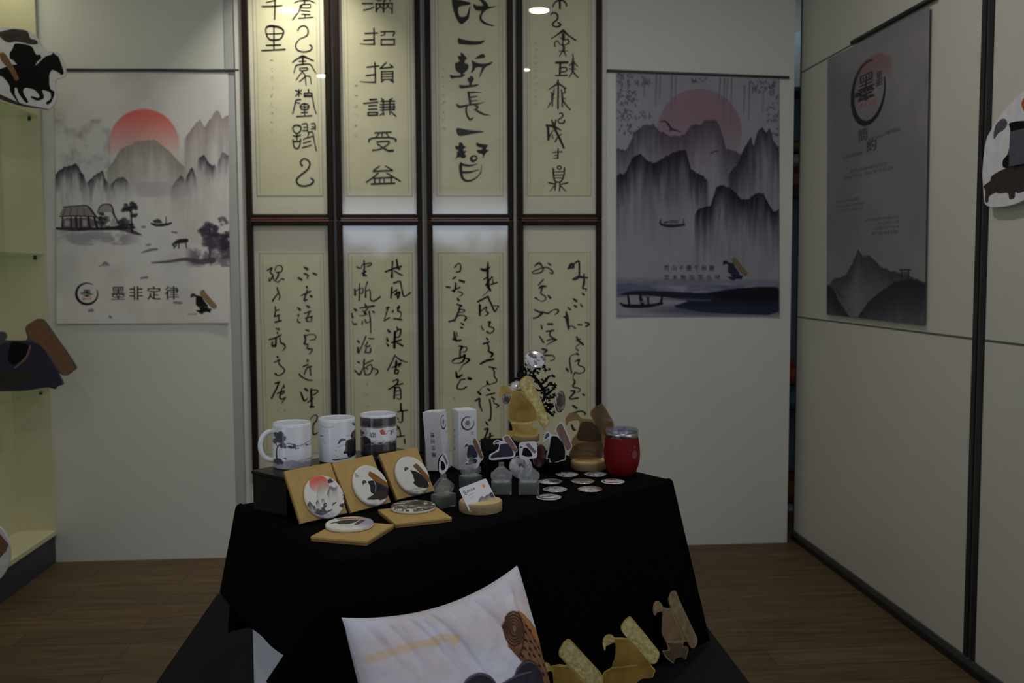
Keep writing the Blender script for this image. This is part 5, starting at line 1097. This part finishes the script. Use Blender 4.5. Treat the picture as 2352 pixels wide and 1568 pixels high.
# gold standee on its pine base
RZT = TZ + RH + .0006
c4o = (1090, 790, 4.02)
P = onz(1208, 1011, RZT)
wood_round('standee_base', 'small pine base under the gold standee on the black riser', P, .034, .014)
Pg = P + UZ * .0145
cutout('acrylic_standee', 'bright gold robed standee with scroll, on the black riser before the tree', 'standee', poly_px('340,430 320,393 290,377 250,390 229,430 221,490 236,506 250,466 290,460 325,470 345,456 340,480 325,520 305,580 299,640 315,700 340,740 350,780 355,800 290,799 285,815 310,840 350,868 372,886 440,880 540,862 575,830 587,775 530,770 530,745 580,700 600,735 632,770 662,766 692,722 690,690 600,480 530,345 502,295 480,289 430,320 411,362 420,410 440,436 400,434 365,425', *c4o), Pg, to_cam(Pg), .003, M['gold'],
    [('robe', poly_px('350,450 430,445 500,520 560,600 575,690 530,712 440,722 360,712 320,680 312,600 330,540', *c4o), M['gold_dark']), ('scroll', poly_px('420,360 440,325 485,297 500,303 590,480 684,694 684,718 660,758 638,762 600,700 560,590 440,420', *c4o), M['gold_pale']), ('sash', poly_px('330,712 440,728 560,712 575,690 580,700 530,740 440,745 345,735', *c4o), M['gold_pale'])], 'gold and brown standees')
# black filigree tree
Pt = onz(1208, 1011, RZT) + np.array([.02, .062, 0]); nt_ = to_cam(Pt)
t = thing('tree_stand', 'black filigree tree stand hung with pin buttons, behind the gold standee', 'stand', (Pt[0], Pt[1], RZT))
def tr(st, name, w=.0025):
    mb = MB()
    for poly, pts in parse(st):
        pts = [(x_, y_, w_ * 1.05) for x_, y_, w_ in pts]; L_, R_, e, b = ribbon(pts, 6)
        out = [tuple(q) for q in L_] + e + [tuple(q) for q in R_[::-1]] + list(reversed(b))[::-1]
        F = [onpl(c4o[0] + x / c4o[2], c4o[1] + y / c4o[2], Pt, nt_) for x, y in [*map(tuple, L_), *map(tuple, R_)]]
        kk = len(L_)
        v = F + [q - nt_ * w for q in F]; n2 = 2 * kk
        ff = []
        for i in range(kk - 1):
            ff += [(i, i + 1, kk + i + 1, kk + i), (n2 + i, n2 + kk + i, n2 + kk + i + 1, n2 + i + 1), (i, n2 + i, n2 + i + 1, i + 1), (kk + i, kk + i + 1, n2 + kk + i + 1, n2 + kk + i)]
        ff += [(0, kk, n2 + kk, n2), (kk - 1, n2 + kk - 1, n2 + 2 * kk - 1, 2 * kk - 1)]
        mb.add(v, ff)
    return obj(name, mb, M['iron'], t, local=False)
tr('480,900,60 490,780,44 500,640,40 520,500,34 500,400,28 480,300,22 470,230,16;500,640,30 600,560,26 650,470,26 610,380,30 565,320,26 520,290,18', 'trunk')
tr('600,560,24 680,620,24 720,655,18;650,470,22 700,440,20 735,400,16 720,370,14;565,320,20 540,262,18 580,222,16 610,240,12;600,380,20 650,345,18 685,300,16 725,295,12;610,400,18 660,400,16 690,360,14 715,350,10;640,470,18 680,500,16 725,490,12;480,300,18 430,250,16 400,270,14 415,310,10;500,400,18 440,340,18 390,320,16 350,340,12;470,230,14 440,200,12 420,215,10;500,280,16 540,300,14 570,290,12;650,540,22 700,580,18 735,575,12;560,420,20 610,430,18 640,400,12;580,480,20 620,500,16;610,560,20 640,600,20 700,640,14;520,500,20 440,440,18 380,400,16 350,370,10', 'branches')
lv = MB(); Lr = random.Random(9)
for x, y in [(600, 228), (640, 212), (655, 240), (690, 232), (628, 190), (560, 250), (585, 265), (720, 292), (735, 300), (740, 378), (730, 410), (705, 372), (745, 395), (660, 330), (640, 350), (625, 330), (590, 350), (565, 345), (630, 405), (655, 425), (680, 420), (700, 480), (725, 492), (735, 470), (690, 520), (670, 500), (640, 560), (690, 600), (720, 655), (705, 640), (735, 630), (660, 590), (460, 230), (440, 262), (425, 240), (400, 292), (480, 300), (350, 345), (375, 322), (455, 280), (420, 330), (345, 365), (520, 260), (500, 240), (475, 190), (430, 205), (620, 450), (650, 460), (715, 560), (690, 560), (675, 460), (610, 375)]:
    a0 = Lr.uniform(0, 6.28); r = Lr.uniform(16, 25); pts = []
    for k in range(20):
        a = 2 * math.pi * k / 20; q = r * (.72 + .28 * math.cos(4 * (a - a0)))
        pts.append((x + q * math.cos(a), y + q * math.sin(a)))
    lv.slab([(c4o[0] + u / c4o[2], c4o[1] + v / c4o[2]) for u, v in pts], Pt + nt_ * .0002, nt_, .0029)
tag(obj('leaves', lv, M['iron'], t, local=False), kind='stuff')
obj('foot', MB().lathe([(0, 0), (.034, 0), (.034, .003), (.012, .005), (.006, .012), (0, .012)], 32, M=Matrix.Translation((-.012, .004, 0))), M['iron'], t, smooth=True, angle=50)
def hang(px, tilt, yawd, label, kind, base, seed, off=.007, R=.0285):
    P = onpl(px[0], px[1], Pt + nt_ * off, nt_)
    a = math.radians(yawd); side_ = np.array([-nt_[1], nt_[0], 0])
    ez = math.cos(a) * nt_ + math.sin(a) * side_; ez = ez * math.cos(math.radians(tilt)) + UZ * math.sin(math.radians(tilt))
    ex = np.cross(UZ, ez)
    make_button(label, P, ez, ex, bp(seed, base, kind), 'pin buttons hung on the tree', R)
hang((1228, 826), 42, 10, 'shiny round pin button at the very top of the black tree', 'mist', (190, 188, 196), 70)
hang((1285, 922), 0, 62, 'dark mauve pin button hanging edge-on at the right of the tree', 'brown', (92, 82, 88), 71)
hang((1188, 899), 18, -10, 'pin button half hidden behind the head of the gold standee', 'half', (190, 188, 194), 72)
hang((1163, 913), 0, -50, 'small dark pin button under the beak of the gold standee', 'half', (150, 148, 150), 73, R=.016)
P = onz(1234, 1082, TZ)
hangP = P + UZ * .032
for (px, yd, lab, base, seed, up) in [((1237, 1047), 55, 'dark maroon pin button stood on edge right of the rounded square sticker', (66, 34, 40), 74, 0), ((1196, 1078), -8, 'grey translucent-looking pin button stood up behind the right clear clip', (150, 148, 158), 75, 0)]:
    Y0 = 2.262 if seed == 75 else 2.275
    P = ony(px[0], px[1], Y0); P[2] = max(P[2], TZ + .031); nn = to_cam(P); a = math.radians(yd)
    ez = math.cos(a) * nn + math.sin(a) * np.array([-nn[1], nn[0], 0])
    make_button(lab, P, ez, np.cross(UZ, ez), bp(seed, base, 'mist' if seed == 75 else 'plain') if seed == 75 else Paint(40, 40, (-1, -1, 1, 1), base, 1), 'pin buttons stood on edge')

# black robed standee, brown standee
c9 = (1230, 950, 9.408)
Pk = P2_ + r1 * .028 + r2 * .024 + UZ * .027
cutout('acrylic_standee', 'black robed standee with white edge and grey scroll, on the small riser', 'standee', poly_px('150,625 172,540 215,415 275,375 322,445 440,455 482,470 415,340 480,225 560,168 605,230 800,680 768,785 690,828 640,765 662,1000 560,1015 400,1075 335,1066 322,1108 295,1064 288,965 235,995 215,920 288,750 308,525 235,562', *c9), Pk, to_cam(Pk), .003, M['p_white'],
    [('robe', poly_px('330,500 380,478 470,490 560,590 610,680 640,770 640,985 555,998 400,1050 330,1040 310,960 250,960 300,755', *c9), M['p_black']), ('hood', poly_px('185,560 225,430 270,405 305,470 240,530', *c9), M['p_grey']), ('scroll', poly_px('440,340 490,240 558,190 585,235 780,680 752,765 690,800 610,680 500,470', *c9), M['p_mauve'])], 'printed standees', base=P2_ + r1 * .028 + r2 * .024 + UZ * .027)
P = onz(1352, 1066, TZ + .0004)
P = onz(1352, 1075, TZ + .0004)
wood_round('standee_base', 'larger pine base under the see-through brown standee', P, .0445, .021)
Pb = P + UZ * .0216
cutout('acrylic_standee', 'see-through brown robed standee with scroll, left of the red tumbler', 'standee', poly_px('960,652 920,626 870,640 838,690 842,740 852,757 872,712 950,702 972,722 950,820 900,878 885,960 868,1062 1030,1072 1190,1066 1196,890 1240,830 1302,752 1190,553 1170,553 1090,590 1064,640 1092,700 1040,690 985,690', *c4o), Pb, to_cam(Pb), .003, M['brown_clear'],
    [('robe', poly_px('985,715 1080,712 1130,760 1180,880 1100,905 960,890 940,860 960,800', *c4o), M['brown_band']), ('scroll', poly_px('1072,640 1095,598 1172,562 1186,565 1290,750 1235,815 1200,850 1110,720', *c4o), M['brown_clear']), ('inkstone', poly_px('890,960 960,910 1190,890 1186,1050 1030,1062 876,1050', *c4o), M['brown_clear'])], 'gold and brown standees')

# ---------------------------------------------------------------- red tumbler
P = onz(1428, 1090, TZ + .0004)
t = thing('tumbler', 'red stemless tumbler with steel rim and clear lid at the right of the table', 'tumbler', V3(P))
s_ = .0445
obj('body', MB().lathe([(0, 0), (.024, 0), (.029, .002), (.036, .012), (.0415, .026), (.0440, .042), (.0446, .054), (.0436, .070), (.0415, .086), (.0402, .094), (.0398, .0945)], 72), M['red'], t, smooth=True)
obj('steel_rim', MB().lathe([(.0396, .0945), (.0402, .0950), (.0396, .104), (.0392, .1065), (.0380, .1070), (.0375, .106), (.0375, .03), (0, .028)], 72), M['steel'], t, smooth=True, angle=60)
lid = obj('lid', MB().lathe([(.0374, .1045), (.0374, .1075), (.0402, .1075), (.0408, .1095), (.0408, .1135), (.0400, .1145), (.0380, .1145), (.0370, .1120), (.030, .1112), (0, .1110)], 72), M['lid'], t, smooth=True, angle=50)
obj('slider', MB().box(-.010, .012, -.006, .006, .1114, .1150).box(.004, .009, -.005, .005, .115, .1195), M['lid'], lid, bevel=.001)
rf = -math.atan2(P[0], P[1])
mb = MB()
for poly in ([(44, .052), (52, .046), (60, .046), (66, .052), (68, .060), (62, .066), (55, .070), (50, .066), (46, .062)], [(36, .069), (40, .068), (43, .070), (40, .072)], [(50, .073), (58, .071), (62, .076), (55, .079)]):
    q = []
    for a, z in poly:
        rad = np.interp(z, [.042, .054, .070, .086], [.0440, .0446, .0436, .0415]) + .0011; a = math.radians(a - 12) + rf
        q.append((rad * math.sin(a), -rad * math.cos(a), z))
    mb.add(q, tess([(p_[0], p_[2]) for p_ in q]))
obj('engraving', mb, M['grey_print'], t)

# ---------------------------------------------------------------- cushion
PT0 = np.array([-.167, 1.550, .735]); PT1 = np.array([.143, 1.803, .735])
pe = (PT1 - PT0); PW = np.linalg.norm(pe); pe /= PW
pn = np.array([pe[1], -pe[0], 0])           # towards the room
lt = math.radians(22.5); pd = pn * math.sin(lt) - UZ * math.cos(lt); pface = np.cross(pe, pd); pface = -pface if np.dot(pface, pn) < 0 else pface
t = thing('cushion', 'white satin throw cushion with bamboo scroll print, leaning on the black cloth', 'cushion', V3(PT0 + pe * PW / 2 + pd * PW))
pp = Paint(230, 230, (0, 0, 1, 1), (206, 206, 222), 61)
pp.fill_noise((206, 190, 190), .55, 4, 4, .45, .8); pp.fill_noise((214, 214, 226), .6, 3, 3, .4, .8); pp.ell(.83, .12, .04, .035, (226, 222, 228), .8, .5); pp.ell(.62, .18, .2, .08, (206, 186, 186), .45, .9); pp.ell(.90, .18, .08, .06, (212, 192, 180), .5, .9)
pp.strokes('.03,.185,.035 .14,.165,.034 .25,.155,.034 .34,.165,.030;.30,.155,.026 .36,.15,.04 .43,.17,.045 .40,.185,.03', (208, 182, 152), .75, 3)
BR = (132, 92, 64)
pp.strokes('P .69,.29 .72,.345 .79,.43 .88,.60 .98,.80 1,.85 1,.36 .97,.30 .92,.24 .865,.175 .82,.17 .76,.19', BR)
pp.strokes('P .865,.175 .92,.24 1,.37 1,.42 .90,.285 .84,.205', (164, 112, 68))
pp.strokes('P .69,.29 .72,.345 .79,.43 .84,.52 .80,.40 .735,.31', (110, 70, 44))
pp.ell(.775, .235, .075, .075, (128, 92, 64), 1, .04)
for q in (1, .82, .64, .46, .28): pp.strokes(' '.join('%f,%f,%f' % (.775 + .078 * q * math.cos(a) * .95, .235 + .072 * q * math.sin(a) - .02 * q * math.cos(a), .009) for a in np.linspace(0, 2 * math.pi, 22)), (58, 38, 22))
pp.strokes('.845,.185,.010 .835,.26,.010 .79,.33,.012 .74,.365,.010', (60, 38, 22))
for k in range(6):
    x0, y0 = .735 + k * .024, .355 - k * .032
    pp.strokes('%f,%f,.005 %f,%f,.005' % (x0, y0, x0 + .17, y0 + .40), (96, 58, 32))
Lp = random.Random(7)
for k in range(5):
    for j in range(9):
        x, y = .77 + k * .026 + j * .019 + Lp.uniform(-.006, .006), .375 - k * .033 + j * .045 + Lp.uniform(-.012, .012)
        if x < .985: pp.strokes('%f,%f,.010 %f,%f,.014' % (x - .006, y - .004, x + .006, y + .006), (34, 24, 20))
pp.ell(.455, .455, .105, .10, (40, 36, 48), 1, .04); pp.ring(.455, .455, .098, .093, .006, (96, 88, 104), 1, 190, 160); pp.ell(.44, .41, .03, .012, (84, 76, 84), .8, .5)
pp.ell(.77, .50, .115, .105, (36, 33, 44), 1, .04); pp.ring(.77, .50, .106, .096, .006, (92, 84, 100), 1, 200, 150)
pp.strokes('P .50,.50 .58,.445 .70,.435 .86,.46 .90,.60 .98,.95 .42,.95 .46,.70', (44, 40, 54)); pp.strokes('.52,.485,.008 .60,.45,.008 .70,.443,.008 .80,.455,.006', (100, 92, 108))
NP_ = vnoise(200, 200, 7, 12, np.random.default_rng(8))
CREASE = [(.10, .012, .16, .20, .005), (.16, .012, .22, .28, -.005), (.22, .014, .20, .10, .005), (.27, .010, .26, .35, -.006), (.33, .012, .30, .30, .005), (.385, .010, .34, .35, -.007), (.43, .014, .30, .25, .005), (.50, .014, .22, .2, -.004), (.56, .016, .26, .3, .004), (.63, .010, .30, .42, -.006), (.67, .012, .26, .35, .006), (.75, .014, .2, .2, -.004), (.86, .02, .2, -.1, .004), (.92, .02, .14, -.3, -.004), (.05, .014, .2, .4, -.005)]
def pill(u, v, sgn):
    a, b = 2 * u - 1, 2 * v - 1
    cx = a * (1 - .055 * (1 - b * b)); cy = b * (1 - (.15 if b < 0 else .06) * (1 - a * a) * (1))
    cx *= 1 - .0; e = max(0.0, (1 - a * a) * (1 - b * b))
    th = .072 * e ** .42
    wr = 0
    for u0, w0, ln, dx, am in CREASE:
        q = u - u0 - dx * v
        wr += am * math.exp(-(q / w0) ** 2) * math.exp(-(v / ln) ** 2)
    wr += .006 * (NP_[min(199, int(v * 199)), min(199, int(u * 199))] - .5)
    wr *= min(1, e * 7)
    edge = 0
    pos = PT0 + pe * PW * (.5 + .5 * cx) + pd * (PW * (.5 + .5 * cy) + edge)
    return V3(pos + pface * sgn * (th + (wr if sgn > 0 else 0)))
printed_grid('cover_front', lambda u, v: pill(u, v, 1), pp, M['print_fabric'], t, local=False)
mb = MB(); mb.grid(lambda u, v: pill(u, v, -1), 60, 60)
obj('cover_back', mb, M['p_white'], t, smooth=True, local=False)

# ---------------------------------------------------------------- gold standees on the platform
c7 = (1220, 1320, 4.9)
FO_A = '1500,365 1478,360 1468,320 1430,289 1395,309 1377,370 1384,450 1398,462 1413,420 1450,419 1480,408 1482,470 1479,560 1474,640 1489,700 1519,750 1535,790 1550,850 1495,849 1482,862 1490,890 1535,950 1590,990 1606,1002 1620,940 1660,925 1700,920 1730,952 1746,946 1756,890 1773,850 1766,810 1745,799 1716,814 1712,762 1755,745 1790,810 1820,832 1850,810 1874,760 1871,710 1800,560 1720,390 1660,260 1632,179 1600,178 1564,220 1549,280 1558,330 1580,372 1540,378'
hz = HZ + .0045
Pr = onz(1556, 1525, hz)
sh = lambda st: ' '.join('%g,%g' % p_ for p_ in st)
def layers(fig, pre, inset=.05):
    out = []
    for nm, mt in (('dish', pre[0]), ('robe', pre[1]), ('scroll', pre[2]), ('hood', pre[2])):
        pts = np.array(fig[nm]); c = pts.mean(0); q = pts + (c - pts) * inset
        out.append((nm, [(c7[0] + x / c7[2], c7[1] + y / c7[2]) for x, y in q], mt))
    return out
cutout('acrylic_standee', 'dull bronze robed standee with small dish, furthest right on the navy cloth', 'standee', poly_px(FO_A, *c7), Pr, -E2, .003, M['bronze_pale'], layers(FIGA, (M['bronze_dark'], M['bronze'], M['bronze_pale']), .09), 'gold and brown standees')
FO_B = '935,712 920,685 880,667 835,679 807,720 802,780 820,847 833,855 841,800 880,786 915,766 940,758 951,790 948,870 940,950 914,1000 914,1040 820,1089 799,1130 789,1215 840,1330 870,1400 1100,1400 1130,1290 1180,1215 1260,1160 1320,1166 1376,1150 1381,1110 1401,1080 1370,1040 1330,990 1370,1006 1411,990 1441,930 1449,880 1421,840 1310,700 1200,569 1130,479 1100,469 1050,509 1009,570 1009,620 1060,690 1085,715 1020,709'
Pm = onz(1424, 1320 + 1395 / 4.9, hz)
lm = layers(FIGB, (M['gold_dark'], M['gold_dark'], M['gold_pale']), .05)
cutout('acrylic_standee', 'gold robed standee with wide inkstone base, middle of the three before the table', 'standee', poly_px(FO_B, *c7), Pm, to_cam(Pm), .003, M['gold'], lm, 'gold and brown standees')
FO_C = '235,1022 220,1035 200,1000 160,984 110,1004 79,1050 69,1100 79,1187 92,1197 111,1130 160,1111 210,1081 236,1086 246,1150 250,1215 240,1330 190,1420 120,1470 100,1560 150,1660 180,1740 480,1740 520,1640 640,1560 700,1540 690,1440 720,1350 760,1330 815,1230 801,1120 640,949 440,729 410,721 360,759 309,850 309,910 350,951 410,1021 320,1009'
Pl = onz(1290, 1320 + 1735 / 4.9, hz)
sc = lambda d: [(c7[0] + x / c7[2], c7[1] + y / c7[2]) for x, y in d]
cutout('acrylic_standee', 'gold robed standee beside the cushion, leftmost of the three before the table', 'standee', poly_px(FO_C, *c7), Pl, to_cam(Pl), .003, M['gold'],
    [('dish', sc(P2('130,1480 300,1430 640,1440 680,1530 520,1620 470,1720 190,1720 120,1570')), M['gold_dark']), ('robe', sc(P2('255,1040 420,1035 560,1180 680,1320 640,1420 270,1410 260,1215')), M['gold_dark']), ('scroll', sc(P2('320,855 366,770 410,733 435,740 635,960 790,1125 800,1225 750,1310 640,1230 430,1015 322,905')), M['gold_pale']), ('hood', sc(P2('212,1030 195,1008 160,994 115,1012 90,1055 82,1100 90,1170 108,1118 160,1100 205,1072')), M['gold_pale'])], 'gold and brown standees')

# ---------------------------------------------------------------- big cut-outs in the cabinet and on the right wall
c1_ = (0, 40, 6.535)
Ph = ony(60, 245, 4.10); Ph[2] = 1.9915
nh = np.array([.0, -1, 0])
cutout('cutout_standee', 'white-edged cut-out of a rider on a galloping black horse, on the upper glass shelf', 'cut-out', poly_px('-240,180 -60,140 0,140 150,150 380,178 560,288 600,400 700,510 880,518 940,640 992,790 982,890 830,930 825,1050 862,1150 832,1280 745,1388 600,1372 340,1342 100,1272 -60,1205 -240,1120', *c1_), Ph, nh, .010, M['p_white'],
    [('ground', poly_px('-240,1060 0,1150 330,1300 720,1372 740,1384 600,1368 340,1338 100,1268 -60,1200 -240,1116', *c1_), M['p_dark']), ('horse', poly_px('-60,790 40,760 200,700 500,740 560,700 680,580 780,560 800,518 830,560 880,580 962,830 930,872 870,820 780,780 740,850 740,1000 760,1080 822,1110 812,1180 770,1275 710,1312 680,1280 770,1220 760,1120 620,1080 665,1180 652,1222 560,1257 450,1200 480,1178 580,1212 600,1180 520,1080 370,1050 340,1120 435,1270 390,1292 270,1130 260,1060 220,1050 220,1150 312,1320 240,1240 150,1110 150,1030 60,900 -60,850', *c1_), M['p_black']), ('rider', poly_px('220,380 480,420 540,565 610,555 622,620 560,655 520,740 300,765 200,640 150,625 142,540 190,470', *c1_), M['p_black']), ('hat', poly_px('-60,230 60,200 200,168 420,198 452,320 555,340 575,400 480,412 250,355 130,382 30,325', *c1_), M['p_dark']), ('scroll', poly_px('-10,530 80,527 300,920 235,962 150,800 10,640', *c1_), M['p_brown'])], 'large printed cut-outs')
c2_ = (0, 710, 6.535)
Pq = ony(60, 900, 4.02); Pq[2] = .7985
cutout('cutout_standee', 'cut-out of a navy robe with big brown scroll, on the lower glass shelf', 'cut-out', poly_px('-260,330 0,335 65,340 105,410 60,465 130,468 430,470 370,290 400,240 560,138 650,148 720,240 1165,870 1100,930 1000,1003 935,992 860,930 965,1128 860,1160 832,1205 720,1170 560,1196 380,1230 -260,1240', *c2_), Pq, nh, .010, M['p_grey'],
    [('robe', poly_px('-240,640 130,475 480,482 640,565 850,905 958,1126 855,1155 830,1200 720,1165 380,1220 -240,1235', *c2_), M['p_navy']), ('collar', poly_px('165,470 440,532 400,700 205,860 105,750', *c2_), M['p_black']), ('lapel', poly_px('450,532 475,540 420,730 230,890 205,880 390,710', *c2_), M['p_mauve']), ('inkstone', poly_px('-240,990 300,920 510,905 530,1040 400,1080 200,1180 -240,1230', *c2_), M['p_dark']), ('scroll', poly_px('378,285 405,245 560,145 648,155 715,245 1157,868 1000,996 938,985 640,560 440,430', *c2_), M['p_brown'])], 'large printed cut-outs')
Yw = min(np.arange(3.0, 4.2, .01), key=lambda q: abs(ony(-45, 1348, q)[2] - .1535)); Pw = ony(-45, 1348, float(Yw))
cutout('cutout_standee', 'rounded white cut-out with a brown tip, standing at the foot of the lit cabinet', 'cut-out', [(-45 + 69 * math.cos(a), 1270 + 78 * math.sin(a)) for a in np.linspace(0, 2 * math.pi, 40)[:-1]], Pw, nh, .010, M['p_white'],
    [('scroll', [(-60, 1180), (0, 1226), (12, 1240), (20, 1250), (14, 1266), (0, 1281), (-20, 1286), (-70, 1230)], M['p_brown'])], 'large printed cut-outs')
co = (2212, 190, 5.229)
Po = np.array([RIGHT_X - .03, 2.6, 1.65])
t = cutout('cutout_board', 'white rounded board with robed figure on an inkstone, over the dark wall post', 'cut-out', poly_px('732,85 600,215 480,345 380,490 285,655 256,790 240,950 230,1100 240,1250 250,1400 260,1455 300,1485 400,1495 560,1475 650,1445 732,1405 1000,1300 1150,1100 1200,800 1150,450 1000,180 870,70', *co), Po, (-1, 0, 0), .012, M['p_white'],
    [('inkstone', poly_px('238,1240 330,1180 335,1120 470,1040 732,970 1000,980 1000,1300 732,1300 660,1332 625,1300 625,1385 555,1405 545,1315 430,1335 400,1312 312,1360 302,1440 262,1435 270,1295', *co), M['p_dark']), ('robe', poly_px('545,485 640,462 732,455 900,480 1000,960 732,985 520,1030 475,1010 475,930 545,850 570,700 570,560', *co), M['p_black']), ('lapel', poly_px('735,700 638,928 552,838 540,862 642,962 752,732', *co), M['p_grey']), ('hood', poly_px('372,690 368,600 400,490 480,425 515,438 537,490 500,560 420,605', *co), M['p_grey']), ('scroll', poly_px('732,175 700,250 718,320 800,420 900,560 960,470 820,220', *co), M['p_orange'])])
obj('spacer', MB().box(RIGHT_X - .041, RIGHT_X - .0065, 2.62, 2.70, 1.60, 1.70), M['p_grey'], t, local=False)

# ---------------------------------------------------------------- what shows through the gap beside the back wall
t = thing('display_rack', 'pale blue rack with dark shelves seen through the narrow gap at the wall corner', 'rack', (1.9, 5.15, 0))
obj('back_board', MB().box(1.55, 2.3, 5.20, 5.22, 0, 2.6), mat('pale_blue_board', S(140, 165, 178), 0.6), t, local=False)
def gz(y): return ony(1828, y, 5.0)[2]
for z in [gz(q) - .001 for q in (203, 441, 939, 1183)]:
    obj('shelf', MB().box(1.55, 2.3, 4.95, 5.2, z - .02, z), M['grey_trim'], t, local=False)
for y0, y1, col, lab, nm in [(322, 352, (52, 52, 56), 'dark box on the rack behind the gap, upper shelf', 'carton'), (356, 384, (120, 140, 160), 'pale blue box seen through the gap below the dark one', 'carton'), (386, 440, (110, 48, 48), 'dark red box seen through the gap at poster height', 'carton'),
                         (832, 880, (196, 70, 60), 'red and lime carton seen through the gap', 'carton'), (884, 938, (80, 120, 150), 'blue folder seen through the gap', 'carton'), (1086, 1150, (150, 66, 50), 'orange red carton low behind the gap', 'carton'), (1154, 1182, (190, 196, 210), 'white carton at the bottom of the gap', 'carton')]:
    z0, z1 = gz(y1), gz(y0)
    t = thing(nm, lab, 'box', (1.95, 5.03, z0), group='things on the rack')
    obj('body', MB().box(-.12, .12, -.06, .06, 0, z1 - z0), mat('carton_' + str(y0), S(*col), 0.5, noise=.2, scale=25), t, bevel=.002)
    obj('label', MB().box(-.08, .02, -.0608, -.0602, (z1 - z0) * .3, (z1 - z0) * .75), mat('carton_label_' + str(y0), S(min(255, col[0] + 50), min(255, col[1] + 50), col[2]), 0.5), t)
